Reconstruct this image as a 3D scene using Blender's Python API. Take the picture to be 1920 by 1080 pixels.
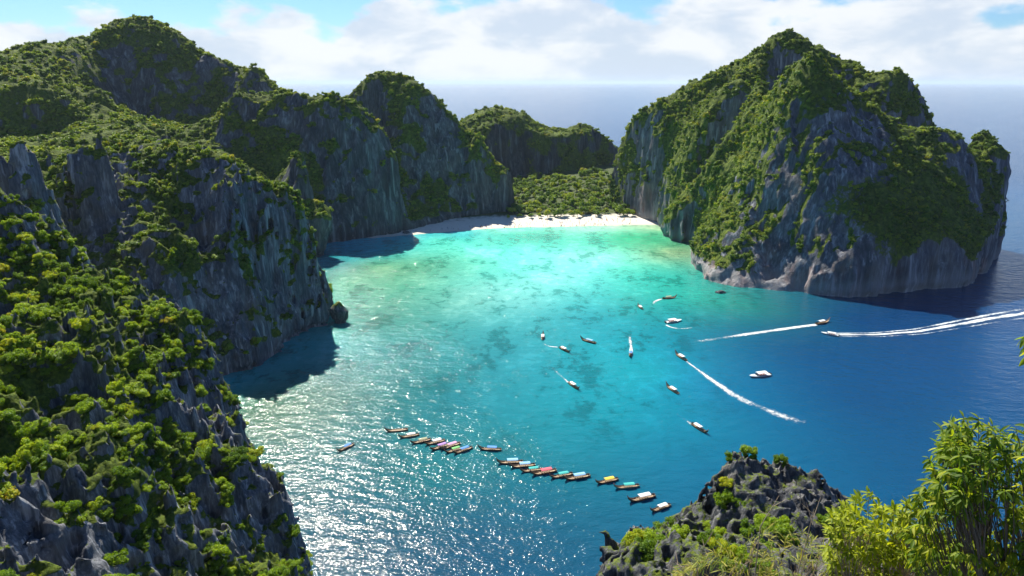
import bpy, bmesh, math, random
import numpy as np
from mathutils import Vector, Matrix
from mathutils.bvhtree import BVHTree

for o in list(bpy.data.objects):
    bpy.data.objects.remove(o)
scene = bpy.context.scene
COL = scene.collection
R = math.radians
rng = np.random.default_rng(11)
random.seed(11)

# ------------------------------------------------------------------ camera
CAM_H, FPX = 150.0, 1280.0
PITCH = math.atan(385 / 1280)
cam_d = bpy.data.cameras.new('camera')
cam_d.sensor_width = 36.0
cam_d.lens = 36.0 * FPX / 1920.0
cam_d.clip_start = 0.2
cam_d.clip_end = 400000
cam = bpy.data.objects.new('camera', cam_d)
COL.objects.link(cam)
cam.location = (0, 0, CAM_H)
cam.rotation_euler = (R(90) - PITCH, 0, 0)
scene.camera = cam

# ------------------------------------------------------------------ sun, sky, exposure
SUN_EL, SUN_AZ = R(48), R(-25)          # azimuth measured from +Y, negative = to the left
sun_dir = Vector((math.sin(SUN_AZ) * math.cos(SUN_EL), math.cos(SUN_AZ) * math.cos(SUN_EL), math.sin(SUN_EL)))
sd = bpy.data.lights.new('sun', 'SUN')
sd.energy = 5.0
sd.angle = R(0.5)
sd.color = (1.0, 0.94, 0.80)
sun = bpy.data.objects.new('sun', sd)
COL.objects.link(sun)
sun.location = (-300, 500, 600)
sun.rotation_euler = sun_dir.to_track_quat('Z', 'Y').to_euler()

world = bpy.data.worlds.new('World')
scene.world = world
world.use_nodes = True
wn = world.node_tree
wn.nodes.clear()


class NT:
    """tiny node-tree helper"""
    def __init__(self, tree):
        self.t = tree

    def n(self, kind, **kw):
        nd = self.t.nodes.new(kind)
        ins = kw.pop('ins', {})
        for k, v in kw.items():
            setattr(nd, k, v)
        for k, v in ins.items():
            self.set(nd.inputs[k], v)
        return nd

    def set(self, sock, v):
        if isinstance(v, bpy.types.NodeSocket):
            self.t.links.new(v, sock)
        else:
            sock.default_value = v

    def math(self, op, a, b=None, c=None, clamp=False):
        nd = self.n('ShaderNodeMath', operation=op, use_clamp=clamp)
        self.set(nd.inputs[0], a)
        if b is not None:
            self.set(nd.inputs[1], b)
        if c is not None:
            self.set(nd.inputs[2], c)
        return nd.outputs[0]

    def mix(self, fac, a, b, blend='MIX'):
        nd = self.n('ShaderNodeMix', data_type='RGBA', blend_type=blend)
        self.set(nd.inputs[0], fac)
        self.set(nd.inputs[6], a)
        self.set(nd.inputs[7], b)
        return nd.outputs[2]

    def ramp(self, fac, stops, interp='LINEAR'):
        nd = self.n('ShaderNodeValToRGB')
        cr = nd.color_ramp
        cr.interpolation = interp
        while len(cr.elements) < len(stops):
            cr.elements.new(0.5)
        for e, (p, c) in zip(cr.elements, stops):
            e.position = p
            e.color = c if len(c) == 4 else (*c, 1)
        self.set(nd.inputs[0], fac)
        return nd.outputs[0]

    def smooth(self, v, lo, hi):
        nd = self.n('ShaderNodeMapRange', interpolation_type='SMOOTHSTEP')
        self.set(nd.inputs[0], v)
        self.set(nd.inputs[1], lo)
        self.set(nd.inputs[2], hi)
        return nd.outputs[0]

    def noise(self, vec, scale, detail=4, rough=0.55, dist=0.0, out=0):
        nd = self.n('ShaderNodeTexNoise')
        if vec is not None:
            self.set(nd.inputs['Vector'], vec)
        nd.inputs['Scale'].default_value = scale
        nd.inputs['Detail'].default_value = detail
        nd.inputs['Roughness'].default_value = rough
        nd.inputs['Distortion'].default_value = dist
        return nd.outputs[out]

    def mapping(self, vec, scale=(1, 1, 1), loc=(0, 0, 0), rot=(0, 0, 0)):
        nd = self.n('ShaderNodeMapping')
        self.set(nd.inputs['Vector'], vec)
        nd.inputs['Scale'].default_value = scale
        nd.inputs['Location'].default_value = loc
        nd.inputs['Rotation'].default_value = rot
        return nd.outputs[0]


def mat(name):
    m = bpy.data.materials.new(name)
    m.use_nodes = True
    m.node_tree.nodes.clear()
    N = NT(m.node_tree)
    out = N.n('ShaderNodeOutputMaterial')
    return m, N, out


W = NT(wn)
sky = W.n('ShaderNodeTexSky', sky_type='NISHITA', sun_disc=False, sun_elevation=SUN_EL,
          sun_rotation=SUN_AZ, altitude=100, air_density=1.0, dust_density=0.35, ozone_density=1.6)
tc = W.n('ShaderNodeTexCoord').outputs['Generated']
sep = W.n('ShaderNodeSeparateXYZ')
W.set(sep.inputs[0], tc)
el = sep.outputs['Z']
# heaped clouds banked above the horizon, thinning out overhead
cv = W.mapping(tc, scale=(1, 1, 2.0), loc=(0.31, 0.12, 0.05))
c1 = W.noise(cv, 7.5, 10, 0.5, 0.1)
c2 = W.noise(W.mapping(tc, scale=(1, 1, 2.6), loc=(3.1, 1.7, 0.4)), 2.6, 4, 0.5)
cs = W.math('ADD', W.math('MULTIPLY', c1, 0.7), W.math('MULTIPLY', c2, 0.45))
thr = W.math('ADD', W.math('SUBTRACT', 0.485, W.math('MULTIPLY', W.smooth(el, 0.075, 0.02), 0.12)), W.math('MULTIPLY', W.smooth(el, 0.045, 0.16), 0.26))
cover = W.math('MAXIMUM', W.smooth(W.math('SUBTRACT', cs, thr), -0.03, 0.04), W.math('MULTIPLY', W.smooth(el, 0.03, -0.02), 0.9))
shade = W.smooth(W.noise(W.mapping(tc, scale=(1, 1, 2.4), loc=(1.2, 4.4, 0.2)), 9.0, 8, 0.55, 0.2), 0.36, 0.60)
ccol = W.mix(shade, (2.6, 2.95, 3.45, 1), (3.75, 3.82, 3.9, 1))
air = W.mix(1.0, sky.outputs[0], (0.26, 0.38, 0.52, 1), 'MULTIPLY')
skyc = W.mix(W.math('MULTIPLY', cover, 0.94), air, ccol)
bg = W.n('ShaderNodeBackground')
W.set(bg.inputs[0], skyc)
bg.inputs[1].default_value = 0.13
wo = W.n('ShaderNodeOutputWorld')
wn.links.new(bg.outputs[0], wo.inputs[0])

scene.view_settings.view_transform = 'Standard'
scene.view_settings.look = 'None'
scene.view_settings.exposure = 1.0
scene.view_settings.gamma = 1.0
scene.view_settings.use_curve_mapping = False
scene.cycles.use_denoising = True
scene.cycles.max_bounces = 5
scene.cycles.diffuse_bounces = 2
scene.cycles.glossy_bounces = 2
scene.cycles.transparent_max_bounces = 6
scene.cycles.use_adaptive_sampling = True
scene.cycles.adaptive_threshold = 0.02
scene.cycles.volume_bounces = 1
scene.cycles.caustics_reflective = False
scene.cycles.caustics_refractive = False


# ------------------------------------------------------------------ helpers
def ray(px, py):
    a, u = (px - 960) / FPX, (540 - py) / FPX
    return a, math.cos(PITCH) + u * math.sin(PITCH), -math.sin(PITCH) + u * math.cos(PITCH)


def on_plane(px, py, z=0.0):
    a, y, Z = ray(px, py)
    t = (z - CAM_H) / Z
    return a * t, y * t


def at(px, py, Y):
    a, y, Z = ray(px, py)
    t = Y / y
    return a * t, Y, CAM_H + Z * t


def tag(o, label=None, cat=None, group=None, kind=None):
    for k, v in (('label', label), ('category', cat), ('group', group), ('kind', kind)):
        if v:
            o[k] = v
    return o


def link(name, data, parent=None):
    o = bpy.data.objects.new(name, data)
    COL.objects.link(o)
    if parent:
        o.parent = parent
    return o


def mesh_np(name, v, faces, mats=(), smooth=True):
    """faces: (n,3) or (n,4) int array"""
    me = bpy.data.meshes.new(name)
    v = np.asarray(v, np.float32)
    faces = np.asarray(faces, np.int32)
    k = faces.shape[1]
    me.vertices.add(len(v))
    me.vertices.foreach_set('co', v.ravel())
    me.loops.add(faces.size)
    me.loops.foreach_set('vertex_index', faces.ravel())
    me.polygons.add(len(faces))
    me.polygons.foreach_set('loop_start', np.arange(len(faces), dtype=np.int32) * k)
    me.polygons.foreach_set('loop_total', np.full(len(faces), k, np.int32))
    me.polygons.foreach_set('use_smooth', np.full(len(faces), smooth, bool))
    for m in mats:
        me.materials.append(m)
    me.update(calc_edges=True)
    return me


_tab = rng.random((32, 32, 32), dtype=np.float32) * 2 - 1


def noise3(x, y, z):
    x, y, z = (np.asarray(q, np.float32) for q in (x, y, z))
    xi, yi, zi = np.floor(x).astype(np.int32), np.floor(y).astype(np.int32), np.floor(z).astype(np.int32)
    fx, fy, fz = x - xi, y - yi, z - zi
    fx, fy, fz = (q * q * (3 - 2 * q) for q in (fx, fy, fz))
    x0, y0, z0 = xi & 31, yi & 31, zi & 31
    x1, y1, z1 = (xi + 1) & 31, (yi + 1) & 31, (zi + 1) & 31
    T = _tab
    a = T[x0, y0, z0] * (1 - fx) + T[x1, y0, z0] * fx
    b = T[x0, y1, z0] * (1 - fx) + T[x1, y1, z0] * fx
    c = T[x0, y0, z1] * (1 - fx) + T[x1, y0, z1] * fx
    d = T[x0, y1, z1] * (1 - fx) + T[x1, y1, z1] * fx
    return (a * (1 - fy) + b * fy) * (1 - fz) + (c * (1 - fy) + d * fy) * fz


def fbm(x, y, z, oct=3, gain=0.5):
    s, a = 0, 1.0
    for i in range(oct):
        s = s + a * noise3(x + 7.3 * i, y + 3.1 * i, z + 5.7 * i)
        x, y, z = x * 2.03, y * 2.03, z * 2.03
        a *= gain
    return s


def poly_sd(X, Y, poly):
    """signed distance to a polygon, positive inside"""
    d2 = np.full(X.shape, 1e12, np.float32)
    ins = np.zeros(X.shape, bool)
    n = len(poly)
    for i in range(n):
        (ax, ay), (bx, by) = poly[i], poly[(i + 1) % n]
        ex, ey = bx - ax, by - ay
        t = np.clip(((X - ax) * ex + (Y - ay) * ey) / (ex * ex + ey * ey + 1e-9), 0, 1)
        d2 = np.minimum(d2, (X - ax - t * ex) ** 2 + (Y - ay - t * ey) ** 2)
        if ay != by:
            c = ((ay > Y) != (by > Y)) & (X < (bx - ax) * (Y - ay) / (by - ay) + ax)
            ins ^= c
    d = np.sqrt(d2)
    return np.where(ins, d, -d).astype(np.float32)


def rbf(pts, c=5.0, reg=0.0):
    P = np.array(pts, float)
    D = np.sqrt(((P[:, None, :2] - P[None, :, :2]) ** 2).sum(-1) + c * c)
    n = len(P)
    A = np.zeros((n + 1, n + 1))
    A[:n, :n] = D + np.eye(n) * reg
    A[:n, n] = A[n, :n] = 1
    w = np.linalg.solve(A, np.append(P[:, 2], 0))

    def ev(X, Y):
        h = np.full(X.shape, w[n], np.float32)
        for (px, py, _), q in zip(P, w[:n]):
            h += (q * np.sqrt((X - px) ** 2 + (Y - py) ** 2 + c * c)).astype(np.float32)
        return h
    return ev


def surface_nets(F, org, res):
    S = F < 0
    nx, ny, nz = F.shape
    cnt = np.zeros((nx - 1, ny - 1, nz - 1), np.uint8)
    for i in (0, 1):
        for j in (0, 1):
            for k in (0, 1):
                cnt += S[i:nx - 1 + i, j:ny - 1 + j, k:nz - 1 + k]
    act = (cnt > 0) & (cnt < 8)
    ix, iy, iz = np.nonzero(act)
    idx = np.full(act.shape, -1, np.int32)
    idx[ix, iy, iz] = np.arange(len(ix))
    base = np.stack([ix, iy, iz], 1).astype(np.float32)
    acc = np.zeros((len(ix), 3), np.float32)
    num = np.zeros(len(ix), np.float32)
    cor = [(i, j, k) for i in (0, 1) for j in (0, 1) for k in (0, 1)]
    val = {c: F[ix + c[0], iy + c[1], iz + c[2]] for c in cor}
    for c in cor:
        for ax in range(3):
            if c[ax] == 0:
                d = list(c)
                d[ax] = 1
                d = tuple(d)
                a, b = val[c], val[d]
                x = (a < 0) != (b < 0)
                t = np.where(x, a / np.where(x, a - b, 1), 0)
                p = np.tile(np.array(c, np.float32), (len(ix), 1))
                p[:, ax] += t
                acc += p * x[:, None]
                num += x
    V = (base + acc / num[:, None]) * res + np.array(org, np.float32)
    quads = []
    for ax in range(3):
        a = [slice(None)] * 3
        b = [slice(None)] * 3
        a[ax] = slice(0, -1)
        b[ax] = slice(1, None)
        s0, s1 = S[tuple(a)], S[tuple(b)]
        cr = s0 != s1
        u, w = [q for q in range(3) if q != ax]
        sl = [slice(None)] * 3
        sl[u] = slice(1, -1)
        sl[w] = slice(1, -1)
        cr = cr[tuple(sl)]
        e = np.nonzero(cr)
        p = list(e)
        p[u] = p[u] + 1
        p[w] = p[w] + 1
        inside0 = s0[tuple(p)]

        def g(du, dw):
            q = list(p)
            q[u] = q[u] + du
            q[w] = q[w] + dw
            return idx[tuple(q)]
        q = np.stack([g(-1, -1), g(0, -1), g(0, 0), g(-1, 0)], 1)
        flip = ~inside0 if ax != 1 else inside0
        q[flip] = q[flip][:, ::-1]
        quads.append(q)
    Q = np.concatenate(quads)
    Q = Q[(Q >= 0).all(1)]
    return V, Q


def vnormals(V, Q):
    n = np.cross(V[Q[:, 2]] - V[Q[:, 0]], V[Q[:, 3]] - V[Q[:, 1]])
    vn = np.zeros_like(V)
    for k in range(4):
        np.add.at(vn, Q[:, k], n)
    vn /= np.linalg.norm(vn, axis=1, keepdims=True) + 1e-9
    return vn, np.linalg.norm(n, axis=1) * 0.5, n / (np.linalg.norm(n, axis=1, keepdims=True) + 1e-9)


CAMP = np.array([0, 0, CAM_H], np.float32)
MASS = {}


def massif(name, parts, res, material, amp=(6, 3, 1.2), flute=(7, 40), karst=0.0, zlo=-4.0, notch=2.5, veg_fn=None, fine_s=(4.5, 7.5), ridged=False, c=5.0):
    """parts: list of (control points [(x,y,z)], footprint polygon, batter, smooth k). Solid = union of (below the top surface) AND (inside the battered footprint)."""
    allp = np.array([q for p in parts for q in p[1]])
    x0, y0 = allp.min(0) - 14
    x1, y1 = allp.max(0) + 14
    zt = max(max(c[2] for c in p[0]) for p in parts) + 22
    xs, ys, zs = (np.arange(a, b, res, dtype=np.float32) for a, b in ((x0, x1), (y0, y1), (zlo, zt)))
    X, Y = np.meshgrid(xs, ys, indexing='ij')
    F = None
    for ctrl, foot, batter, k in parts:
        top = rbf(ctrl, c)(X, Y)
        if karst:
            top = top + karst * (1 - 2 * np.abs(fbm(X / 13, Y / 13, X * 0 + 3.3, 3)))
        top = top + amp[0] * 0.5 * fbm(X / 45, Y / 45, X * 0 + 1.7, 3)
        gx, gy = np.gradient(top, res)
        L = np.sqrt(1 + np.minimum(gx * gx + gy * gy, 30))
        s = poly_sd(X, Y, foot) + amp[0] * 0.6 * fbm(X / 30, Y / 30, X * 0 + 9.1, 2)
        ft = (zs[None, None, :] - top[:, :, None]) / L[:, :, None]
        fs = batter * np.maximum(zs, 0)[None, None, :] - s[:, :, None]
        if notch:
            fs = fs + (notch * np.exp(-((zs - 1.0) / 2.2) ** 2))[None, None, :]
        d = ft - fs
        f = np.maximum(ft, fs) + k * np.exp(-np.abs(d) / k) * 0.5
        F = f if F is None else np.minimum(F, f)
    band = np.nonzero(np.abs(F) < amp[0] + amp[1] + amp[2] + 3 * res)
    bx, by, bz = xs[band[0]], ys[band[1]], zs[band[2]]
    low = fbm(bx / 38, by / 38, bz / 60, 2)
    fl = fbm(bx / flute[0], by / flute[0], bz / flute[1], 2)
    fl = 1 - 2 * np.abs(fl)
    fine = fbm(bx / fine_s[0], by / fine_s[0], bz / fine_s[1], 3)
    if ridged:
        fine = 0.9 - 2.2 * np.abs(fine)
    F[band] += -(amp[0] * low + amp[1] * fl + amp[2] * fine)
    V, Q = surface_nets(F, (xs[0], ys[0], zs[0]), res)
    vn, fa, fn = vnormals(V, Q)
    if vn[:, 2].mean() < 0:
        Q = Q[:, ::-1].copy()
        vn, fn = -vn, -fn
    pn = fbm(V[:, 0] / 22, V[:, 1] / 22, V[:, 2] / 30, 3)
    veg = np.clip((vn[:, 2] - 0.30 + 0.42 * pn) / 0.28, 0, 1)
    if veg_fn is not None:
        veg = veg_fn(V, vn, pn, veg)
    veg = np.clip(veg * np.clip((V[:, 2] - 7) / 6, 0, 1), 0, 1).astype(np.float32)
    me = mesh_np(name, V, Q, [material])
    a = me.attributes.new('veg', 'FLOAT', 'POINT')
    a.data.foreach_set('value', veg)
    o = link(name, me)
    tag(o, kind='structure')
    MASS[name] = dict(V=V, Q=Q, vn=vn, fa=fa, fn=fn, veg=veg, obj=o)
    return o


def P(lst):
    return [at(*q) if q[0] != 'w' else q[1:] for q in lst]


# ------------------------------------------------------------------ materials of the setting
def rock_material(name, tint=(1, 1, 1), stain=0.0, scale=1.0, vcut=0.28):
    m, N, out = mat(name)
    geo = N.n('ShaderNodeNewGeometry').outputs['Position']
    st = N.mapping(geo, scale=(1, 1, 0.16))
    a = N.noise(st, 0.09 * scale, 6, 0.62, 0.6)
    b = N.noise(st, 0.55 * scale, 5, 0.65, 0.3)
    c = N.noise(geo, 0.035 * scale, 3, 0.5)
    col = N.ramp(a, [(0.30, (0.06, 0.065, 0.078)), (0.47, (0.145, 0.152, 0.17)), (0.60, (0.25, 0.255, 0.27)), (0.75, (0.40, 0.40, 0.40))])
    col = N.mix(N.smooth(b, 0.40, 0.68), N.mix(0.6, col, (0.035, 0.038, 0.044, 1), 'MIX'), col)
    col = N.mix(N.math('MULTIPLY', N.smooth(c, 0.52, 0.72), 0.25), col, (0.30, 0.25, 0.18, 1))
    sk = N.noise(N.mapping(geo, scale=(1, 1, 0.045), loc=(5, 9, 2)), 0.22 * scale, 5, 0.6, 0.2)
    col = N.mix(N.math('MULTIPLY', N.smooth(sk, 0.54, 0.68), 0.6), col, (0.46, 0.46, 0.46, 1))
    col = N.mix(N.math('MULTIPLY', N.smooth(sk, 0.44, 0.34), 0.55), col, (0.05, 0.055, 0.065, 1))
    if stain:
        w = N.noise(N.mapping(geo, scale=(1, 1, 0.4), loc=(31, 7, 3)), 0.05, 4, 0.6)
        z = N.n('ShaderNodeSeparateXYZ')
        N.set(z.inputs[0], geo)
        lowz = N.smooth(z.outputs[2], 48, 12)
        col = N.mix(N.math('MULTIPLY', N.smooth(N.math('ADD', z.outputs[2], N.math('MULTIPLY', w, 14)), 24, 12), 0.4), col, (0.40, 0.39, 0.38, 1))
        col = N.mix(N.math('MULTIPLY', N.math('MULTIPLY', N.smooth(w, 0.53, 0.66), lowz), stain), col, (0.42, 0.19, 0.12, 1))
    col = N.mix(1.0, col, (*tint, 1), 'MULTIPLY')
    at_ = N.n('ShaderNodeAttribute', attribute_name='veg').outputs['Fac']
    gn = N.noise(geo, 0.35 * scale, 4, 0.6)
    green = N.ramp(gn, [(0.3, (0.028, 0.048, 0.009)), (0.52, (0.080, 0.115, 0.014)), (0.72, (0.17, 0.20, 0.025))])
    vm = N.smooth(N.math('ADD', at_, N.math('MULTIPLY', N.math('SUBTRACT', gn, 0.5), 0.9)), vcut, vcut + 0.2)
    col = N.mix(vm, col, green)
    bs = N.n('ShaderNodeBsdfPrincipled')
    N.set(bs.inputs['Base Color'], col)
    bs.inputs['Roughness'].default_value = 0.9
    bs.inputs['Specular IOR Level'].default_value = 0.15
    rg = N.n('ShaderNodeTexNoise', noise_type='RIDGED_MULTIFRACTAL', ins={'Vector': N.mapping(geo, scale=(1, 1, .45)), 'Scale': 0.28 * scale, 'Detail': 5, 'Roughness': .6}).outputs[0]
    bh = N.math('ADD', N.math('MULTIPLY', rg, 0.5), N.math('ADD', N.noise(st, 0.30 * scale, 6, 0.65), N.math('MULTIPLY', N.noise(geo, 1.1 * scale, 5, 0.65), 0.45)))

    bp = N.n('ShaderNodeBump', ins={'Strength': 0.9, 'Distance': 2.6 / scale, 'Height': bh})
    N.set(bs.inputs['Normal'], bp.outputs[0])
    m.node_tree.links.new(bs.outputs[0], out.inputs[0])
    return m


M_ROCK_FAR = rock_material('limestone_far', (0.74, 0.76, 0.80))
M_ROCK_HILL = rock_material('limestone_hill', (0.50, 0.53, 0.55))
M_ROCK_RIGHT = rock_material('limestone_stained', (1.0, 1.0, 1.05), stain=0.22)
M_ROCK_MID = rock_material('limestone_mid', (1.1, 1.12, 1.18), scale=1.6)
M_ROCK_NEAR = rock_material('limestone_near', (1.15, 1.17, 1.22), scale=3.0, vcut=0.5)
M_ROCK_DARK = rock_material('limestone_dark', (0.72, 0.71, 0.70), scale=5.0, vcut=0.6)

# ------------------------------------------------------------------ the massifs round the bay
# far left mountain
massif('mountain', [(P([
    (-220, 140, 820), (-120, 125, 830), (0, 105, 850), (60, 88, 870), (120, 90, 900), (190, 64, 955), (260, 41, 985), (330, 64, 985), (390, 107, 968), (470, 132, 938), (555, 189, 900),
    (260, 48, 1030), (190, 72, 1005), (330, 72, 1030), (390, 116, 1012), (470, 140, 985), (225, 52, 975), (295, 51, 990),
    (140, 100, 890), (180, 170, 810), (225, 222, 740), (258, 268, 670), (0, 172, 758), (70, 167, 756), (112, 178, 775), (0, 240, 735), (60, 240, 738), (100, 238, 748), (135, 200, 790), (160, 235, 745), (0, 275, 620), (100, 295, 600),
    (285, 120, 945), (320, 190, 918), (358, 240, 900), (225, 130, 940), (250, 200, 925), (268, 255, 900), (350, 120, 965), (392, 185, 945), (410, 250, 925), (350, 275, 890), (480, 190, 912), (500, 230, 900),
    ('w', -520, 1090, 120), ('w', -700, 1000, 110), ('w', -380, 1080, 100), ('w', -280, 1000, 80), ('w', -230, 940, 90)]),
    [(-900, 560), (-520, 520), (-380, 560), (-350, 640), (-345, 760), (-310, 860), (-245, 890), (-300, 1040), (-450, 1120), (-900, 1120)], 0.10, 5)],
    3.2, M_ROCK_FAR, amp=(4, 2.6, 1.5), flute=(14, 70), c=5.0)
# centre hill far behind the beach
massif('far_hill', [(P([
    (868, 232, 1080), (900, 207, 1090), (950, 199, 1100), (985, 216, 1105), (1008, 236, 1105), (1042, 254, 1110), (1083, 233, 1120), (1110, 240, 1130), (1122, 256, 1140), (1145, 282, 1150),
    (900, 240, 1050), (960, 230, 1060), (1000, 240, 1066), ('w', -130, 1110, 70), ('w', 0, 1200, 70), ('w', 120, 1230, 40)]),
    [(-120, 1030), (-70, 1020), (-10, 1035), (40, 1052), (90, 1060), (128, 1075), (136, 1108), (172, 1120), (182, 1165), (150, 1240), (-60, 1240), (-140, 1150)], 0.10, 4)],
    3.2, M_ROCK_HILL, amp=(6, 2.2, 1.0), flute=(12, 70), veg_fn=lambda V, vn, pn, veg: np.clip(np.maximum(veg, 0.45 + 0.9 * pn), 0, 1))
# centre peak beside the beach
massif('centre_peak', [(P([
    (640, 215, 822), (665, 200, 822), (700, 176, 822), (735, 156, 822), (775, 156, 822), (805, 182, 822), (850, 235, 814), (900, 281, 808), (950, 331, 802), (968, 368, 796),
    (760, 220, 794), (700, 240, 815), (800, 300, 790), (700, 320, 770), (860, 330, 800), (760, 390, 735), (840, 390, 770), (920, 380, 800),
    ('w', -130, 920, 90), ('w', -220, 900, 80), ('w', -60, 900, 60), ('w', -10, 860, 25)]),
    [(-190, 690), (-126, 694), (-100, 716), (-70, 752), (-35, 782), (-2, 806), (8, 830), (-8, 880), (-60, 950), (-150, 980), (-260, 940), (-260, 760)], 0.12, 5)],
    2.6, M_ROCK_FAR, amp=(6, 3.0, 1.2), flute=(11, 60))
# cliff between the left headland and the centre peak, with its small outlying tower
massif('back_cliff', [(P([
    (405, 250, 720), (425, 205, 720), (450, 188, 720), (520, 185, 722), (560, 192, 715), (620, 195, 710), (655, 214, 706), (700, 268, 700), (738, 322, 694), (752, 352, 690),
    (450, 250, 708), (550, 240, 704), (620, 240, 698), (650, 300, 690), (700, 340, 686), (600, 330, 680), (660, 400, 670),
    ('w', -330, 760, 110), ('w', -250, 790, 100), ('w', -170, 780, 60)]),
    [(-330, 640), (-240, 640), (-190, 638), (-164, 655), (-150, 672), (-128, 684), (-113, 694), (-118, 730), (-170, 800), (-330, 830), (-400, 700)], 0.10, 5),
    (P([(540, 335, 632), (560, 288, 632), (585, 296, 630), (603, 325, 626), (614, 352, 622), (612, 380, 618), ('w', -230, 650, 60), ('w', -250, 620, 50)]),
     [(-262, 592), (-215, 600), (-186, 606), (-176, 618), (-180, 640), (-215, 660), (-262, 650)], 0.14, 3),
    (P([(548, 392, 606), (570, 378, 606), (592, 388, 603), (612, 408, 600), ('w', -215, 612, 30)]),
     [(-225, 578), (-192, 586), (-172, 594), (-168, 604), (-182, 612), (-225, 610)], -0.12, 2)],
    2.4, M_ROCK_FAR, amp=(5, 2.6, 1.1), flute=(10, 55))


def veg_right(V, vn, pn, veg):
    # bare wall in the middle of the seaward face, bush-covered apron to its right
    x, y, z = V.T
    apron = np.clip(1.25 - np.hypot((x - 322) / 66, (z - 58) / 40) + 0.35 * pn, 0, 1) * (y < 600) * (vn[:, 2] > -0.15)
    v = np.clip((vn[:, 2] - 0.20 + 0.40 * pn + 0.30 * np.clip(-vn[:, 0], 0, 1)) / 0.28, 0, 1)
    bare = np.clip((-vn[:, 1] - 0.45 + 0.3 * pn) / 0.2, 0, 1) * (y < 570) * np.clip((135 - z + 20 * pn) / 12, 0, 1) * np.clip((300 - x + 25 * pn) / 20, 0, 1)
    v = v * (1 - 0.9 * bare)
    foot = np.clip((z - 24 + 14 * pn) / 8, 0, 1)
    return np.maximum(v, 1.3 * apron) * np.where((x > 190) & (y < 600), foot, 1)


massif('right_massif', [(P([
    (1524, 107, 570), (1508, 197, 556), (1476, 258, 554), (1422, 322, 560), (1406, 365, 555), (1380, 450, 538), (1335, 500, 525),
    (1480, 140, 595), (1440, 185, 620), (1400, 280, 620), (1360, 370, 610), (1320, 440, 590),
    (1425, 180, 680), (1372, 290, 684), (1337, 365, 680), (1300, 445, 645),
    (1422, 150, 668), (1398, 192, 660), (1350, 272, 658), (1313, 342, 656), (1275, 410, 655),
    (1380, 175, 700), (1320, 240, 700), (1285, 310, 700), (1255, 390, 695),
    (1352, 172, 748), (1290, 219, 748), (1262, 278, 742), (1240, 353, 735),
    (1600, 172, 575), (1660, 222, 575), (1715, 250, 572), (1760, 250, 570), (1800, 270, 575), (1830, 295, 585), (1866, 330, 592), (1884, 370, 600),
    (1540, 200, 548), (1540, 300, 522), (1560, 400, 500), (1560, 490, 482), (1470, 400, 525), (1470, 490, 508), (1640, 300, 530), (1660, 380, 505), (1700, 450, 496), (1720, 380, 512), (1800, 380, 532), (1850, 400, 552), (1620, 230, 560),
    (1470, 68, 730), (1425, 92, 732), (1500, 72, 730), (1540, 94, 728), (1600, 112, 722), (1640, 138, 714), (1690, 138, 690), (1722, 182, 688), (1748, 235, 685),
    ('w', 255, 650, 105), ('w', 310, 640, 92), ('w', 390, 660, 80), ('w', 305, 690, 112), ('w', 262, 704, 112), (1450, 128, 720), (1500, 108, 720), (1430, 142, 712), ('w', 350, 640, 95),
    (1370, 120, 765), (1290, 157, 785), (1240, 196, 785), (1190, 207, 790), (1160, 250, 795), (1144, 310, 800), (1200, 290, 775),
    ('w', 240, 830, 130), ('w', 330, 800, 110), ('w', 170, 850, 80), ('w', 300, 870, 70)]),
    [(118, 850), (128, 806), (150, 770), (166, 748), (160, 730), (168, 712), (158, 690), (162, 665), (172, 645), (168, 628), (160, 600), (148, 560), (150, 521), (182, 487), (246, 471), (313, 492), (365, 515), (392, 542), (424, 585), (436, 640), (420, 720), (380, 800), (300, 890), (180, 900)], 0.06, 4),
    (P([(1834, 275, 600), (1842, 255, 602), (1856, 268, 604), (1868, 305, 606), ('w', 420, 640, 60)]),
     [(396, 580), (420, 580), (438, 596), (440, 625), (424, 640), (396, 630)], 0.10, 2)],
    2.2, M_ROCK_RIGHT, amp=(4, 2.4, 1.2), flute=(9, 55), veg_fn=veg_right)

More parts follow.
